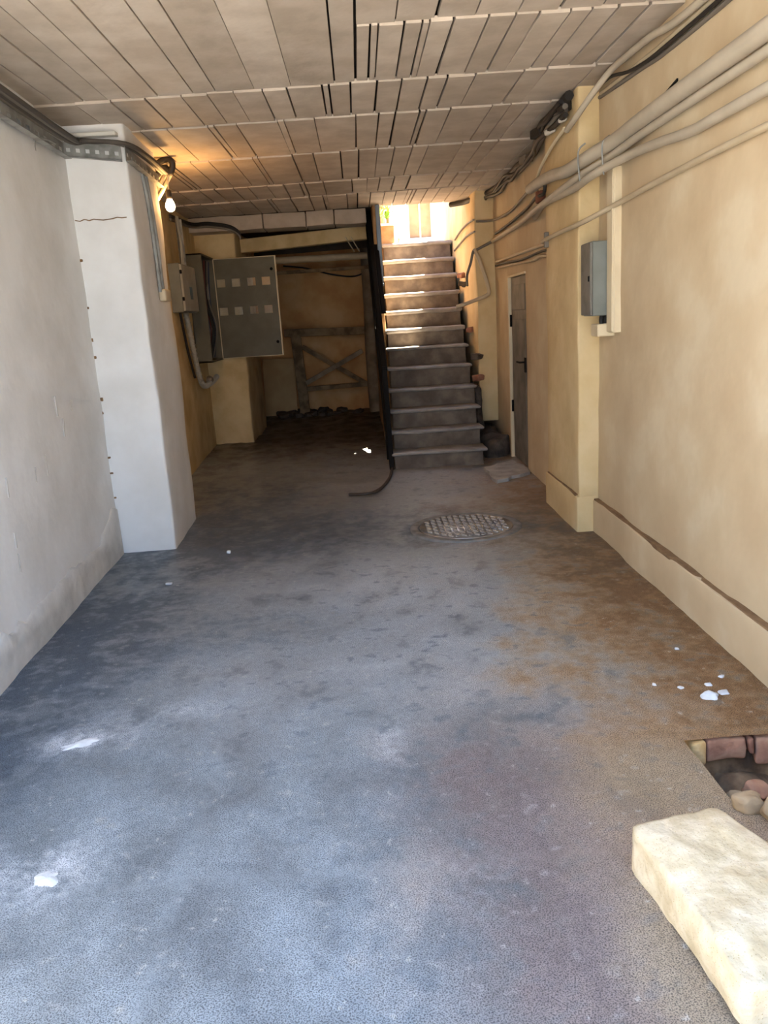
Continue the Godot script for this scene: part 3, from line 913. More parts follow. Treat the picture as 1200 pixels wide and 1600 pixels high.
func build_stone() -> void:
	# big pale block; a tapered rounded slab
	var st := mb()
	soft(st)
	var h := 0.115
	var A := [Vector3(0.60, 0, -1.735), Vector3(0.845, 0, -1.80), Vector3(1.02, 0, -1.36), Vector3(0.66, 0, -1.245)]
	var n := 14
	var ins := 0.022
	var cen: Vector3 = (A[0] + A[1] + A[2] + A[3]) / 4.0
	var pt := func(u: float, v: float) -> Vector3:
		var q: Vector3 = (A[0] as Vector3).lerp(A[1], u).lerp((A[3] as Vector3).lerp(A[2], u), v)
		var e := Vector2(maxf(0.0, absf(u - 0.5) * 2.0 - 0.72) / 0.28, maxf(0.0, absf(v - 0.5) * 2.0 - 0.80) / 0.20)
		var k := minf(1.0, e.length())
		if e.x > 0 and e.y > 0:
			var over := maxf(0.0, e.length() - 1.0)
			q = q.lerp(cen, 0.10 * over)
		return q
	var H := func(u: float, v: float, l: float) -> Vector3:    # l: 0 bottom rim .. 1 top rim, then the top face
		var q: Vector3 = pt.call(u, v)
		q = q.lerp(cen, 0.035 * l * l + (0.03 if l >= 1.0 else 0.0))
		q.y = 0.005 + (h - 0.012 * (1.0 if l >= 1.0 else 0.0)) * l + 0.02 * (1.0 - v) * l
		q += wob(q, 2.2) * 0.022 + wob(q, 7.0) * 0.012
		return q
	var ring: Array = []
	for i in n: ring.append(Vector2(float(i) / n, 0))
	for i in n: ring.append(Vector2(1, float(i) / n))
	for i in n: ring.append(Vector2(1.0 - float(i) / n, 1))
	for i in n: ring.append(Vector2(0, 1.0 - float(i) / n))
	var ls := [0.0, 0.25, 0.5, 0.75, 0.9]
	for k in ring.size():
		var a: Vector2 = ring[k]
		var b: Vector2 = ring[(k + 1) % ring.size()]
		for m in ls.size() - 1:
			quad(st, H.call(b.x, b.y, ls[m]), H.call(a.x, a.y, ls[m]), H.call(a.x, a.y, ls[m + 1]), H.call(b.x, b.y, ls[m + 1]))
		var ta: Vector3 = H.call(a.x, a.y, 1.0)
		var tb: Vector3 = H.call(b.x, b.y, 1.0)
		quad(st, H.call(b.x, b.y, 0.9), H.call(a.x, a.y, 0.9), ta, tb)
	var top := func(u: float, v: float) -> Vector3:
		var q: Vector3 = H.call(u, v, 1.0)
		var rim := minf(minf(u, 1.0 - u), minf(v, 1.0 - v))
		q.y += 0.012 * minf(1.0, rim * 5.0)
		return q
	for i in n:
		for j in n:
			var u0 := float(i) / n
			var u1 := float(i + 1) / n
			var v0 := float(j) / n
			var v1 := float(j + 1) / n
			quad(st, top.call(u0, v0), top.call(u0, v1), top.call(u1, v1), top.call(u1, v0))
	single("stone_block", st, M.stone, "big cream limestone block lying by the pit in the lower right corner", "stone block")

func build_meter_cabinet() -> void:
	var c := base("meter_cabinet", Vector3(-1.75, 1.05, -9.35), "beige steel meter cabinet on the left wall with its door swung open", "cabinet")
	var st := mb()
	cb(st, Vector3(-1.86, 1.04, -9.72), Vector3(-1.80, 2.20, -9.0), 0.003)
	sub("back_panel", st, M.cabinet, c)
	st = mb()
	cb(st, Vector3(-1.86, 1.04, -9.02), Vector3(-1.64, 2.20, -9.0), 0.003)
	cb(st, Vector3(-1.86, 1.04, -9.74), Vector3(-1.64, 2.20, -9.72), 0.003)
	cb(st, Vector3(-1.86, 2.18, -9.74), Vector3(-1.64, 2.20, -9.0), 0.003)
	cb(st, Vector3(-1.86, 1.04, -9.74), Vector3(-1.64, 1.06, -9.0), 0.003)
	sub("body", st, M.cabinet, c)
	for k in 4:
		st = mb()
		var y := 1.30 + 0.42 * (k / 2)
		var z := -9.2 - 0.3 * (k % 2)
		cb(st, Vector3(-1.81, y, z - 0.08), Vector3(-1.70, y + 0.2, z + 0.08), 0.01)
		sub("meter", st, [M.box_grey, M.white_plastic][k % 2], c)
	for k in 7:
		st = mb()
		var z := -9.06 - 0.09 * k
		tube(st, [Vector3(-1.72, 1.08, z), Vector3(-1.69 + 0.02 * (k % 3), 1.4, z - 0.05), Vector3(-1.70, 1.75, z + 0.03), Vector3(-1.68, 2.15, z - 0.02)], 0.011, 6)
		sub("cable", st, [M.cable_dark, plain(C(52, 60, 78), 0.5), M.cable_dark, plain(C(96, 36, 28), 0.5), M.cable_dark, M.cable_grey, plain(C(52, 60, 78), 0.5)][k], c)
	# the door, hinged on the far jamb and turned across the passage
	var X := Transform3D(Basis(Vector3.UP, -0.02), Vector3(-1.64, 1.05, -9.70))
	var us := [0.0, 0.035]
	var wx := [0.07, 0.245, 0.425, 0.595]
	us = [0.0]
	for w in wx: us.append_array([w - 0.048, w + 0.048])
	us.append(0.725)
	var vs := [0.0, 0.495, 0.585, 0.815, 0.905, 1.135]
	var holes := []
	for k in 4: holes.append_array([[1 + 2 * k, 1], [1 + 2 * k, 3]])
	var dr := Node3D.new()
	dr.name = "door"
	c.add_child(dr, true)
	dr.transform = X
	dr.position -= c.position
	st = mb()
	holed(st, Vector3.ZERO, Vector3(1, 0, 0), Vector3(0, 1, 0), Vector3(0, 0, 1), us, vs, holes, 0.006)
	obj("sheet", st, M.cabinet, dr)
	st = mb()
	for e in [[Vector3(0, 0, -0.012), Vector3(0.725, 0.008, 0.022)], [Vector3(0, 1.127, -0.012), Vector3(0.725, 1.135, 0.022)], [Vector3(0, 0, -0.012), Vector3(0.008, 1.135, 0.022)], [Vector3(0.713, 0, -0.012), Vector3(0.729, 1.135, 0.024)]]:
		cb(st, e[0], e[1], 0.002)
	obj("folded_rim", st, M.trunk, dr)
	for v in [0.54, 0.86]:
		for w in wx:
			st = mb()
			cb(st, Vector3(w - 0.052, v - 0.049, -0.006), Vector3(w + 0.052, v + 0.049, -0.002), 0.001)
			obj("pane", st, M.glass, dr)
	for v in [0.16, 0.99]:
		st = mb()
		lathe(st, Vector3(0.67, v, 0.006), [[0.0, 0.02], [0.016, 0.018], [0.018, 0.0]], 12, Basis(Vector3(1, 0, 0), PI / 2))
		obj("lock", st, M.black_steel, dr)

func build_left_wiring() -> void:
	# grey switch box
	var s := base("switch_box", Vector3(-1.7, 1.58, -8.2), "light grey switch box on the left wall before the meter cabinet", "switch box")
	var st := mb()
	cb(st, Vector3(-1.84, 1.575, -8.60), Vector3(-1.665, 2.03, -7.93), 0.006)
	sub("body", st, M.box_grey, s)
	st = mb()
	cb(st, Vector3(-1.668, 1.585, -8.58), Vector3(-1.645, 2.02, -7.935), 0.005)
	sub("cover", st, M.box_white, s)
	for y in [1.68, 1.93]:
		st = mb()
		cb(st, Vector3(-1.664, y, -7.945), Vector3(-1.645, y + 0.035, -7.922), 0.003)
		sub("latch", st, M.black_steel, s)
	st = mb()
	cb(st, Vector3(-1.647, 1.70, -8.34), Vector3(-1.642, 1.82, -8.22), 0.002)
	sub("nameplate", st, plain(C(70, 98, 112), 0.5), s)
	# perforated tray down to the switch box
	var vt := base("cable_tray", Vector3(-1.75, 2.03, -8.4), "short upright perforated tray dropping into the light grey switch box", "cable tray", "perforated cable trays")
	st = mb()
	tray(st, Vector3(-1.70, 2.02, -8.22), Vector3(-1.70, 2.46, -8.22), Vector3(0, 0, 1), Vector3(1, 0, 0), 0.11, 6)
	sub("strip", st, M.galv, vt)
	st = mb()
	tube(st, [Vector3(-1.685, 2.02, -8.24), Vector3(-1.68, 2.25, -8.23), Vector3(-1.69, 2.48, -8.23)], 0.014, 8)
	tube(st, [Vector3(-1.685, 2.02, -8.19), Vector3(-1.675, 2.25, -8.19), Vector3(-1.69, 2.48, -8.19)], 0.012, 8)
	sub("cable", st, M.box_white, vt)
	# armoured conduit below it
	st = mb()
	var path := curve([Vector3(-1.72, 1.58, -8.26), Vector3(-1.715, 1.31, -8.36), Vector3(-1.71, 1.01, -8.48), Vector3(-1.70, 0.86, -8.56), Vector3(-1.69, 0.81, -8.72), Vector3(-1.68, 0.83, -9.1), Vector3(-1.70, 0.86, -9.5)], 14)
	var arr: Array = []
	for p in path: arr.append(p)
	tube(st, arr, 0.026, 10, false)
	soft(st)
	for k in range(0, arr.size() - 1, 2):
		tube(st, [arr[k].lerp(arr[k + 1], 0.2), arr[k].lerp(arr[k + 1], 0.8)], 0.031, 10, false)
	single("flexible_conduit", st, M.box_white, "pale ribbed conduit running from the switch box down and round to the rear pier", "conduit")
	st = mb()
	tube(st, [Vector3(-1.745, 1.58, -8.12), Vector3(-1.745, 1.2, -8.28), Vector3(-1.735, 0.92, -8.42)], 0.014, 8)
	single("cable", st, M.cable_dark, "dark cable beside the ribbed conduit under the switch box", "cable")
	st = mb()
	rbox(st, Vector3(0.07, 0.10, 0.12), Transform3D(Basis(), Vector3(-1.69, 0.85, -8.98)), 0.03, 0.03, 0.02, 8.0)
	single("cable_joint", st, M.cable_grey, "dark lumpy cable joint at the foot of the ribbed conduit", "cable joint")

	# perforated tray along the top of the left wall and round the pier
	var tr := base("cable_tray", Vector3(-1.6, 2.42, -4.5), "long perforated steel tray under the ceiling, bent round the near left pier", "cable tray", "perforated cable trays")
	st = mb()
	var zz := -1.2
	tray(st, Vector3(wall_x(-1.2) + 0.03, 2.445, -1.2), Vector3(wall_x(-4.98) + 0.03, 2.445, -4.98), Vector3(0, 1, 0), Vector3(1, 0, 0), 0.085, 30)
	sub("strip", st, M.galv, tr)
	st = mb()
	tray(st, Vector3(-1.66, 2.475, -5.085), Vector3(-1.325, 2.432, -5.085), Vector3(0, 1, 0), Vector3(0, 0, 1), 0.085, 6)
	sub("strip", st, M.galv, tr)
	st = mb()
	tray(st, Vector3(-1.30, 2.432, -5.07), Vector3(-1.32, 2.42, -5.95), Vector3(0, 1, 0), Vector3(1, 0, 0), 0.085, 9)
	sub("strip", st, M.galv, tr)
	for k in 4:
		st = mb()
		var o := 0.045 + 0.02 * k
		tube(st, [Vector3(wall_x(-1.2) + o, 2.50 + 0.012 * (k % 2), -1.2), Vector3(wall_x(-3.0) + o, 2.495, -3.0), Vector3(wall_x(-4.9) + o, 2.50, -4.88 + 0.01 * k), Vector3(-1.5, 2.50, -5.04 + 0.012 * k), Vector3(-1.32 + 0.012 * k, 2.48, -5.05), Vector3(-1.275 + 0.012 * k, 2.47, -5.4), Vector3(-1.29 + 0.012 * k, 2.47, -5.95)], 0.012, 7)
		sub("cable", st, [M.cable_grey, M.tray_cable][k % 2], tr)
	st = mb()
	tube(st, [Vector3(-1.645, 2.37, -4.58), Vector3(-1.635, 2.42, -4.57), Vector3(-1.60, 2.43, -4.60), Vector3(-1.58, 2.43, -4.72)], 0.008, 6)
	single("wall_hook", st, M.galv, "small steel hook under the tray on the near left wall", "hook")
	st = mb()
	cb(st, Vector3(-1.66, 2.528, -5.105), Vector3(-1.335, 2.552, -5.045), 0.004)
	single("lamp_batten", st, M.white_plastic, "narrow white batten against the ceiling above the near left pier", "batten")

	# conduits down the side of the pier
	for k in 2:
		st = mb()
		var z := -5.46 - 0.085 * k
		tube(st, [Vector3(-1.312, 2.41, z), Vector3(-1.306, 2.2, z - 0.05), Vector3(-1.306, 1.95, z - 0.08), Vector3(-1.306, 1.66, z - 0.085)], 0.013, 8)
		single("conduit", st, [M.galv, M.galv][k], ["front one of two thin conduits down the side of the near left pier", "rear one of two thin conduits down the side of the near left pier"][k], "conduit", "conduits on the near left pier")
	st = mb()
	rb(st, Vector3(-1.32, 1.60, -5.70), Vector3(-1.27, 1.68, -5.54), 0.015, 0.03)
	single("junction_box", st, M.pipe_thin, "small beige junction box where the pier's two conduits end", "junction box")
	# coil of cable by the lamp
	st = mb()
	tube(st, [Vector3(-1.44, 2.31, -6.2), Vector3(-1.43, 2.39, -6.2), Vector3(-1.38, 2.48, -6.2), Vector3(-1.32, 2.55, -6.2), Vector3(-1.275, 2.575, -6.2), Vector3(-1.27, 2.53, -6.21), Vector3(-1.31, 2.47, -6.22), Vector3(-1.36, 2.40, -6.23), Vector3(-1.42, 2.33, -6.24), Vector3(-1.43, 2.36, -6.25), Vector3(-1.39, 2.43, -6.25), Vector3(-1.33, 2.51, -6.25), Vector3(-1.30, 2.54, -6.25)], 0.013, 8)
	single("cable_coil", st, M.cable_pale, "pale coiled cable hanging from the ceiling beside the bare bulb", "cable", "coiled cables by the bulb")
	st = mb()
	tube(st, [Vector3(-1.46, 2.32, -6.12), Vector3(-1.44, 2.45, -6.12), Vector3(-1.37, 2.55, -6.12), Vector3(-1.28, 2.59, -6.12), Vector3(-1.245, 2.56, -6.12), Vector3(-1.27, 2.50, -6.13), Vector3(-1.31, 2.54, -6.14), Vector3(-1.39, 2.47, -6.14)], 0.022, 8)
	single("cable_coil", st, M.cable_dark, "thick black coiled cable hanging just before the pale coil", "cable", "coiled cables by the bulb")
	# bare bulb
	var bp := Vector3(-1.312, 2.30, -6.2)
	var lb := base("light_bulb", bp, "bare glowing light bulb hanging from a wire by the near left pier", "light bulb")
	st = mb()
	lathe(st, bp, [[0.0, -0.052], [0.014, -0.050], [0.027, -0.040], [0.034, -0.024], [0.035, -0.008], [0.030, 0.010], [0.021, 0.028], [0.016, 0.042], [0.0, 0.044]], 20)
	sub("bulb", st, M.bulb, lb)
	st = mb()
	lathe(st, bp, [[0.0, 0.036], [0.018, 0.036], [0.019, 0.05], [0.019, 0.085], [0.010, 0.10], [0.0, 0.10]], 16)
	sub("socket", st, M.cable_dark, lb)
	st = mb()
	tube(st, [bp + Vector3(0, 0.09, 0), bp + Vector3(0.004, 0.2, 0.0), bp + Vector3(0.01, 0.29, 0)], 0.005, 6)
	sub("wire", st, M.cable_pale, lb)
	var lamp := OmniLight3D.new()
	lamp.name = "bulb_light"
	add_child(lamp)
	lamp.position = bp + Vector3(0, -0.005, 0)
	lamp.light_color = Color(1.0, 0.74, 0.42)
	lamp.light_energy = 0.27
	lamp.light_size = 0.03
	lamp.omni_range = 20.0
	lamp.omni_attenuation = 2.0
	lamp.shadow_enabled = true
	# bundle over the rear pier
	for k in 3:
		st = mb()
		var o := 0.02 * k
		tube(st, [Vector3(-1.76, 2.46 + o, -8.25), Vector3(-1.76, 2.50 + o, -9.3), Vector3(-1.60, 2.51 + o, -9.42), Vector3(-1.38, 2.47 + o, -9.43), Vector3(-1.28, 2.41 + o, -9.44), Vector3(-1.26, 2.36 + o, -9.45)], 0.013, 7)
		single("cable", st, [M.cable_grey, M.cable_dark, M.cable_dark][k], ["lowest of the three cables leading over the rear left pier", "middle one of the three cables leading over the rear left pier", "uppermost of the three cables leading over the rear left pier"][k], "cable", "cables over the rear left pier")

# a flat strip with a row of slots, from a to b, its width along u, lip along n
func tray(st: SurfaceTool, a: Vector3, b: Vector3, u: Vector3, n: Vector3, w: float, slots: int) -> void:
	var l := a.distance_to(b)
	var e := (b - a).normalized()
	var us := [0.0]
	var holes := []
	var p := l / slots
	for k in slots:
		us.append_array([p * (k + 0.28), p * (k + 0.72)])
		holes.append([1 + 2 * k, 1])
	us.append(l)
	var nn := e.cross(u)
	var s: float = signf(nn.dot(n))
	holed(st, a - u * w * 0.5, e, u, nn, us, [0.0, w * 0.36, w * 0.62, w], holes, 0.003)
	bar(st, a - u * w * 0.5 + n * 0.02, b - u * w * 0.5 + n * 0.02, 0.04, 0.003, 0.001, n)

func build_right_wiring() -> void:
	var runs := [
		["pipe", [Vector3(1.385, 2.24, Z_FRONT - 0.1), Vector3(1.385, 2.235, -3.0), Vector3(1.385, 2.23, -4.0), Vector3(1.375, 2.215, -4.38), Vector3(1.30, 2.18, -4.62), Vector3(1.272, 2.17, -4.95), Vector3(1.272, 2.20, -5.25), Vector3(1.278, 2.225, -5.66), Vector3(1.29, 2.235, -6.05)], 0.036, M.pipe, "thickest pale pipe high on the right wall, topmost of the four", "pipe"],
		["pipe", [Vector3(1.415, 2.19, Z_FRONT - 0.1), Vector3(1.415, 2.185, -3.4), Vector3(1.41, 2.18, -4.1), Vector3(1.375, 2.15, -4.47), Vector3(1.29, 2.105, -4.8), Vector3(1.295, 2.08, -5.81), Vector3(1.40, 2.10, -7.0), Vector3(1.42, 2.10, -8.5)], 0.02, M.pipe, "slim pipe running just under the thickest pipe on the right wall", "pipe"],
		["pipe", [Vector3(1.415, 2.07, Z_FRONT - 0.1), Vector3(1.415, 2.068, -3.1), Vector3(1.415, 2.07, -3.5), Vector3(1.41, 2.10, -3.9), Vector3(1.40, 2.115, -4.25), Vector3(1.31, 2.08, -4.55), Vector3(1.30, 2.065, -4.9), Vector3(1.305, 2.085, -5.66), Vector3(1.40, 2.08, -6.4)], 0.022, M.pipe, "slim pipe that rises to meet the upper pipes beside the fuse box", "pipe"],
		["pipe", [Vector3(1.428, 1.965, Z_FRONT - 0.1), Vector3(1.428, 1.955, -2.9), Vector3(1.425, 1.94, -3.8), Vector3(1.42, 1.92, -4.4), Vector3(1.305, 1.86, -4.72), Vector3(1.308, 1.86, -5.25), Vector3(1.31, 1.85, -5.76), Vector3(1.41, 1.86, -6.1), Vector3(1.425, 1.87, -6.9), Vector3(1.425, 1.88, -8.3)], 0.014, M.pipe_thin, "thin lowest pipe along the right wall passing above the fuse box and door", "pipe"],
	]
	for r in runs:
		var st := mb()
		tube(st, r[1], r[2], 12)
		single(r[0], st, r[3], r[4], r[5], "pipes on the right wall")
	var cabs := [
		[[Vector3(1.40, 2.50, Z_FRONT - 0.1), Vector3(1.40, 2.51, -3.3), Vector3(1.40, 2.56, -3.96), Vector3(1.395, 2.575, -4.35), Vector3(1.38, 2.565, -4.49), Vector3(1.33, 2.50, -4.60), Vector3(1.28, 2.42, -4.75), Vector3(1.275, 2.39, -4.95)], 0.017, M.pipe, "pale thick cable under the ceiling that bends down over the right pier"],
		[[Vector3(1.43, 2.49, Z_FRONT - 0.1), Vector3(1.43, 2.50, -3.5), Vector3(1.43, 2.515, -4.2), Vector3(1.43, 2.54, -4.8)], 0.012, M.pipe_thin, "middle beige cable of the bundle in the corner of ceiling and right wall"],
		[[Vector3(1.437, 2.455, Z_FRONT - 0.1), Vector3(1.437, 2.46, -3.5), Vector3(1.437, 2.49, -4.2), Vector3(1.435, 2.53, -4.85)], 0.010, M.cable_grey, "lowest grey cable of the bundle in the corner of ceiling and right wall"],
		[[Vector3(1.42, 2.465, Z_FRONT - 0.1), Vector3(1.42, 2.475, -3.5), Vector3(1.42, 2.50, -4.2), Vector3(1.41, 2.565, -4.6), Vector3(1.415, 2.56, -5.0)], 0.009, M.cable_dark, "thin dark cable of the bundle in the corner of ceiling and right wall"],
		[[Vector3(1.29, 2.575, -4.95), Vector3(1.285, 2.56, -5.4), Vector3(1.30, 2.57, -5.75), Vector3(1.425, 2.555, -6.5), Vector3(1.42, 2.57, -7.1), Vector3(1.425, 2.56, -7.8), Vector3(1.40, 2.57, -8.5), Vector3(1.28, 2.565, -8.9), Vector3(1.23, 2.57, -9.15), Vector3(1.1, 2.575, -9.32)], 0.028, M.cable_dark, "thick black cable along the corner of ceiling and right wall beyond the pier"],
		[[Vector3(1.28, 2.53, -5.0), Vector3(1.29, 2.515, -5.5), Vector3(1.38, 2.53, -6.2), Vector3(1.41, 2.51, -6.85), Vector3(1.415, 2.53, -7.8), Vector3(1.39, 2.53, -8.46), Vector3(1.28, 2.54, -8.9)], 0.017, M.cable_grey, "grey cable tangled with the thick black one beyond the pier"],
		[[Vector3(1.30, 2.43, -5.1), Vector3(1.295, 2.39, -5.4), Vector3(1.295, 2.32, -5.73), Vector3(1.31, 2.24, -5.95), Vector3(1.40, 2.20, -6.2)], 0.012, M.cable_pale, "pale thin cable slanting down across the right pier below the junctions"],
		[[Vector3(1.29, 2.235, -6.0), Vector3(1.40, 2.28, -6.9), Vector3(1.42, 2.26, -7.5), Vector3(1.42, 2.29, -8.4), Vector3(1.26, 2.30, -8.52)], 0.012, M.cable_grey, "grey cable continuing from the end of the thickest pipe toward the stairs"],
		[[Vector3(1.285, 2.20, -5.55), Vector3(1.285, 2.14, -5.6), Vector3(1.29, 2.15, -5.85), Vector3(1.40, 2.18, -6.7), Vector3(1.41, 2.16, -7.4), Vector3(1.42, 2.15, -8.3)], 0.012, M.cable_dark, "dark cable looping out of the thickest pipe's end"],
		[[Vector3(1.425, 1.81, -5.8), Vector3(1.42, 1.82, -6.3), Vector3(1.42, 1.815, -7.1), Vector3(1.425, 1.845, -7.9), Vector3(1.43, 1.85, -8.4)], 0.010, M.cable_dark, "dark cable strung just above the steel door"],
		[[Vector3(1.425, 1.745, -5.8), Vector3(1.41, 1.785, -6.27), Vector3(1.42, 1.775, -6.56), Vector3(1.42, 1.80, -7.4), Vector3(1.425, 1.82, -8.3)], 0.011, M.pipe_thin, "pale cable lying on the head of the steel door"],
		[[Vector3(1.24, 2.32, -8.55), Vector3(1.243, 2.335, -9.1), Vector3(1.243, 2.32, -9.7), Vector3(1.243, 2.28, -10.2)], 0.010, M.cable_grey, "upper cable along the stairwell's yellow flank wall"],
		[[Vector3(1.24, 2.20, -8.5), Vector3(1.243, 2.215, -9.1), Vector3(1.243, 2.19, -9.75), Vector3(1.243, 2.16, -10.3)], 0.010, M.cable_grey, "lower cable along the stairwell's yellow flank wall"],
		[[Vector3(1.43, 2.10, -8.5), Vector3(1.27, 2.03, -8.53), Vector3(1.22, 2.01, -8.5), Vector3(1.19, 1.90, -8.5), Vector3(1.15, 1.78, -8.52), Vector3(1.16, 1.68, -8.6)], 0.014, M.cable_grey, "grey cable dropping from the slim pipe's end beside the stairs"],
	]
	for c in cabs:
		var st := mb()
		tube(st, c[0], c[1], 8)
		single("cable", st, c[2], c[3], "cable", "cables on the right wall")
	var bp := mb()
	tube(bp, [Vector3(1.23, 2.03, -8.5), Vector3(1.29, 1.89, -8.5), Vector3(1.345, 1.71, -8.5), Vector3(1.37, 1.60, -8.5), Vector3(1.33, 1.56, -8.5), Vector3(1.22, 1.525, -8.5), Vector3(1.09, 1.485, -8.5), Vector3(1.03, 1.47, -8.52)], 0.02, 10)
	single("bent_pipe", bp, M.pipe_thin, "beige pipe bent like an elbow on the yellow wall end beside the stairs", "pipe")
	# clamps
	for k in 2:
		var st := mb()
		var x: float = [1.335, 1.255][k]
		var z: float = [-4.43, -4.60][k]
		tube(st, [Vector3(x + 0.03, 2.25, z), Vector3(x - 0.005, 2.22, z), Vector3(x - 0.01, 2.16, z), Vector3(x, 2.06, z)], 0.0045, 6)
		single("pipe_clamp", st, M.galv, ["wire clamp hanging over the pipes above the trunking", "wire clamp hanging over the pipes at the pier's edge"][k], "clamp", "clamps on the right wall's pipes")
	var hk := mb()
	cb(hk, Vector3(1.295, 1.80, -5.66), Vector3(1.325, 1.90, -5.63), 0.004)
	single("pipe_bracket", hk, M.cable_grey, "small bracket under the lowest pipe on the right pier", "bracket")
	# junctions in the corner above the pier
	var jb := [[Vector3(1.285, 2.545, -5.05), Vector3(0.06, 0.07, 0.09), M.cable_dark, "black junction block in the ceiling corner above the right pier"], [Vector3(1.29, 2.48, -5.10), Vector3(0.04, 0.03, 0.06), M.white_plastic, "small white connector just below the black junction block"], [Vector3(1.285, 2.48, -5.40), Vector3(0.03, 0.035, 0.11), M.white_plastic, "white connector strip beyond the black junction block"], [Vector3(1.28, 2.54, -5.72), Vector3(0.06, 0.06, 0.14), M.cable_dark, "long black cable box farther along the ceiling corner"], [Vector3(1.38, 2.53, -6.6), Vector3(0.07, 0.06, 0.12), M.cable_grey, "grey junction lump on the cables above the door"]]
	for j in jb:
		var st := mb()
		rbox(st, j[1], Transform3D(Basis(Vector3(0, 1, 0.3).normalized(), 0.3), j[0]), 0.012, 0.03, 0.006, 8.0)
		single("junction_box", st, j[2], j[3], "junction box", "junction boxes in the ceiling corner")
	for k in 3:
		var st := mb()
		var path: Array = []
		for i in 13:
			var z := -5.0 - 0.32 * i
			var xw := 1.275 if z > -5.8 else lerpf(1.275, 1.40, clampf((-5.8 - z) / 0.6, 0, 1))
			path.append(Vector3(xw + rng.randf_range(-0.03, 0.015), 2.545 - 0.02 * k + rng.randf_range(-0.025, 0.02), z))
		tube(st, path, [0.014, 0.011, 0.016][k], 7)
		single("cable", st, [M.cable_dark, M.tray_cable, M.cable_dark][k], ["black wavy cable in the messy ceiling corner bundle beyond the right pier", "brown wavy cable in the messy ceiling corner bundle beyond the right pier", "lowest black wavy cable in the messy ceiling corner bundle beyond the right pier"][k], "cable", "cables on the right wall")
	# red brown patch of bare brick where the thick pipe ends
	var hb := mb()
	rb(hb, Vector3(1.27, 2.10, -5.78), Vector3(1.33, 2.18, -5.70), 0.01, 0.03, 0.01, 8.0)
	single("brick_stub", hb, M.rust, "red brown brick stub under the end of the thickest pipe", "brick")
	# vertical trunking and boxes by the pier
	var tk := base("cable_trunking", Vector3(1.42, 1.24, -4.5), "upright cream cable trunking on the right wall beside the grey fuse box", "trunking")
	var st := mb()
	cb(st, Vector3(1.405, 1.245, -4.575), Vector3(1.45, 2.11, -4.47), 0.004)
	sub("channel", st, M.trunk, tk)
	st = mb()
	cb(st, Vector3(1.395, 1.25, -4.57), Vector3(1.41, 2.105, -4.475), 0.004)
	sub("lid", st, M.trunk, tk)
	var fb := base("fuse_box", Vector3(1.38, 1.34, -4.65), "grey steel fuse box on the right wall in front of the shallow pier", "fuse box")
	st = mb()
	cb(st, Vector3(1.32, 1.34, -4.775), Vector3(1.45, 1.745, -4.59), 0.005)
	sub("body", st, M.box_grey, fb)
	st = mb()
	cb(st, Vector3(1.306, 1.345, -4.77), Vector3(1.322, 1.74, -4.583), 0.004)
	sub("door", st, M.door_steel, fb)
	st = mb()
	cb(st, Vector3(1.30, 1.53, -4.61), Vector3(1.308, 1.56, -4.597), 0.002)
	sub("lock", st, M.black_steel, fb)
	st = mb()
	tube(st, [Vector3(1.39, 1.345, -4.64), Vector3(1.38, 1.31, -4.62), Vector3(1.39, 1.27, -4.62)], 0.012, 8)
	tube(st, [Vector3(1.42, 1.345, -4.65), Vector3(1.41, 1.31, -4.64), Vector3(1.42, 1.27, -4.63)], 0.012, 8)
	sub("cable", st, M.cable_dark, fb)
	st = mb()
	cb(st, Vector3(1.35, 1.225, -4.72), Vector3(1.45, 1.295, -4.585), 0.006)
	single("terminal_box", st, M.trunk, "small cream terminal box just under the grey fuse box", "terminal box")
	st = mb()
	bar(st, Vector3(1.44, 2.235, -4.28), Vector3(1.44, 2.32, -3.72), 0.012, 0.012, 0.002)
	single("iron_strip", st, M.black_steel, "short dark iron strip on the right wall above the thickest pipe", "strip")

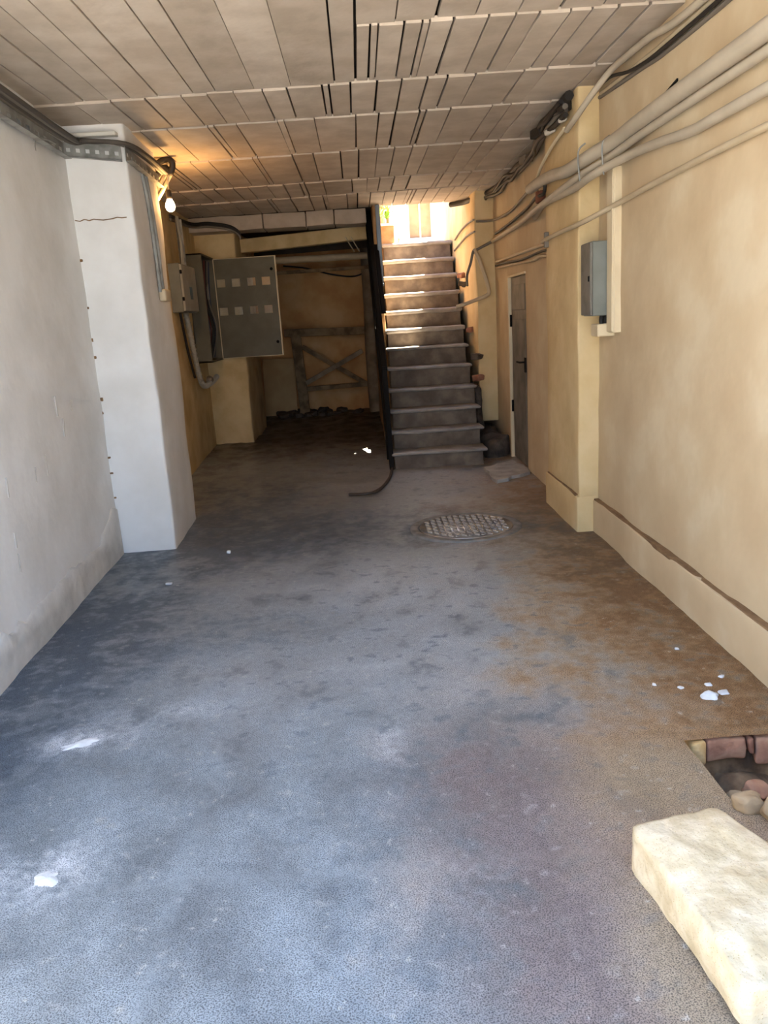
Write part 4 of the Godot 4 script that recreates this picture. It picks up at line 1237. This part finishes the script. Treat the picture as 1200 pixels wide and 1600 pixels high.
func build_floor_bits() -> void:
	# manhole
	var mc := Vector3(0.63, 0.0, -5.17)
	var mh := base("manhole", mc, "round iron manhole cover with a studded top let into the floor", "manhole cover")
	var st := mb()
	lathe(st, mc, [[0.375, -0.03], [0.375, 0.008], [0.365, 0.012], [0.325, 0.012], [0.318, 0.004], [0.318, -0.03]], 48)
	sub("frame", st, M.manhole_rim, mh)
	st = mb()
	lathe(st, mc, [[0.314, -0.03], [0.314, 0.010], [0.310, 0.013], [0.0, 0.013]], 48)
	sub("cover", st, M.iron, mh)
	st = mb()
	for i in range(-7, 8):
		for j in range(-7, 8):
			var p := Vector3(i * 0.042, 0.0155, j * 0.042)
			if Vector2(p.x, p.z).length() < 0.285:
				rbox(st, Vector3(0.040, 0.014, 0.016), Transform3D(Basis(Vector3.UP, 0.75 if posmod(i + j, 2) == 0 else -0.75), mc + p), 0.0068, 0.05)
	var sd := sub("studs", st, M.iron, mh)
	tag(sd, "", "", "", "stuff")
	# flat slab before the door
	st = mb()
	soft(st)
	var P := [Vector3(1.05, 0.03, -7.1), Vector3(1.37, 0.03, -7.40), Vector3(1.41, 0.035, -6.77), Vector3(1.06, 0.03, -6.47)]
	var top: Array = []
	var bot: Array = []
	for k in 4:
		for m in 6:
			var q: Vector3 = (P[k] as Vector3).lerp(P[(k + 1) % 4], m / 6.0)
			q += wob(q, 5.0) * Vector3(0.05, 0.004, 0.05)
			top.append(q); bot.append(Vector3(q.x, -0.01, q.z))
	var cen := Vector3(1.22, 0.032, -6.93)
	for k in top.size():
		var m := (k + 1) % top.size()
		tri(st, cen, top[m], top[k])
		flat(st)
		quad(st, bot[m], top[m], top[k], bot[k])
		soft(st)
	single("concrete_slab", st, M.slab, "flat broken grey concrete slab lying before the steel door", "slab")
	# bent hose
	st = mb()
	tube(st, [Vector3(0.225, 0.03, -7.36), Vector3(0.20, 0.018, -7.1), Vector3(0.165, 0.018, -6.85), Vector3(0.10, 0.018, -6.55), Vector3(0.02, 0.018, -6.38), Vector3(-0.07, 0.018, -6.35), Vector3(-0.17, 0.012, -6.40)], 0.013, 8)
	single("hose", st, plain(C(66, 57, 50), 0.7), "dark bent hose on the floor at the foot of the railing", "hose")
	# white plaster splashes
	var sp := [[Vector3(-1.08, 0, -2.585), 0.075, 0.032, 0.4, "white plaster smear on the floor, the farther of two near the left wall"], [Vector3(-0.935, 0, -1.87), 0.045, 0.034, -0.5, "white plaster smear on the floor, the nearer of two near the left wall"]]
	for s in sp:
		st = mb()
		soft(st)
		var rings := 7
		var n := 40
		var g: Array = []
		for i in rings + 1:
			var row: Array = []
			for k in n:
				var a := TAU * k / n
				var q := float(i) / rings
				var rr := 1.0 + 0.45 * jig.get_noise_2d(cos(a) * 120.0 + s[1] * 4000.0, sin(a) * 120.0)
				var v := Vector3(cos(a) * s[1] * rr, 0, sin(a) * s[2] * rr) * q
				v = v.rotated(Vector3.UP, s[3]) + s[0]
				v.y = 0.010 * jig.get_noise_2d(v.x * 90.0, v.z * 90.0) + 0.010 * (1.0 - q * q) - 0.003 + 0.003 * jig.get_noise_2d(v.x * 2500.0, v.z * 2500.0)
				row.append(v)
			g.append(row)
		for i in rings:
			for k in n:
				var m := (k + 1) % n
				quad(st, g[i][k], g[i + 1][k], g[i + 1][m], g[i][m])
		single("plaster_smear", st, M.plaster, s[4], "plaster", "white plaster smears")
	# pale chips near the right wall
	var chips := [[1.169, -2.587, 0.028, "biggest of the white stone chips between the pit and the right wall"], [1.232, -2.612, 0.018, "white stone chip right of the biggest one by the right wall"], [1.205, -2.68, 0.013, "small white chip just beyond the biggest one by the right wall"], [1.10, -2.68, 0.011, "tiny white chip left of the other chips by the right wall"], [-1.18, -4.35, 0.02, "white crumb on the black floor before the near left pier"], [-0.93, -4.93, 0.016, "white crumb at the inner foot of the near left pier"], [1.02, -2.72, 0.012, "pale chip farthest left in the scatter by the right wall"], [1.28, -2.74, 0.015, "pale chip close under the right wall's plinth"], [1.22, -3.02, 0.01, "tiny pale chip farther along the right wall's plinth"]]
	for c in chips:
		st = mb()
		rbox(st, Vector3(c[2] * 1.5, c[2] * 0.9, c[2] * 1.9), Transform3D(Basis(Vector3.UP, c[0] * 9.0), Vector3(c[0], c[2] * 0.3, c[1])), c[2] * 0.4, 0.008, c[2] * 0.7, 16.0)
		single("stone_chip", st, M.plaster, c[3], "stone chip", "white stone chips on the floor")
	# rubble between pit and block
	var rk := [[1.0, -1.925, 0.045, "cream stone lump on the near rim of the pit"], [1.10, -1.90, 0.05, "cream stone lump right of the first one on the pit's near rim"], [1.08, -1.83, 0.075, "brownish rubble piece between the pit and the limestone block"], [1.17, -1.78, 0.08, "tan rubble piece beside the limestone block's right edge"], [1.04, -2.06, 0.03, "small pale pebble lying inside the pit"], [1.16, -2.2, 0.05, "reddish lump of brick lying inside the pit"], [1.05, -1.885, 0.06, "tan rubble piece between the two cream lumps on the pit's rim"], [1.19, -1.90, 0.06, "tan rubble piece at the right end of the pit's near rim"], [1.12, -1.72, 0.06, "brownish rubble piece hugging the limestone block's right side"], [1.08, -2.16, 0.045, "tan lump lying in the middle of the pit"]]
	for k in rk.size():
		var c: Array = rk[k]
		st = mb()
		var y := -0.13 if k in [4, 5, 9] else 0.02
		rbox(st, Vector3(c[2] * 1.4, c[2] * 0.9, c[2] * 1.1), Transform3D(Basis(Vector3(0.3, 1, 0.1).normalized(), k * 1.7), Vector3(c[0], y, c[1])), c[2] * 0.2, 0.012, 0.03, 7.0)
		single("rubble_piece", st, M.brick[0] if k == 5 else M.rubble, c[3], "rubble", "rubble pieces round the pit")
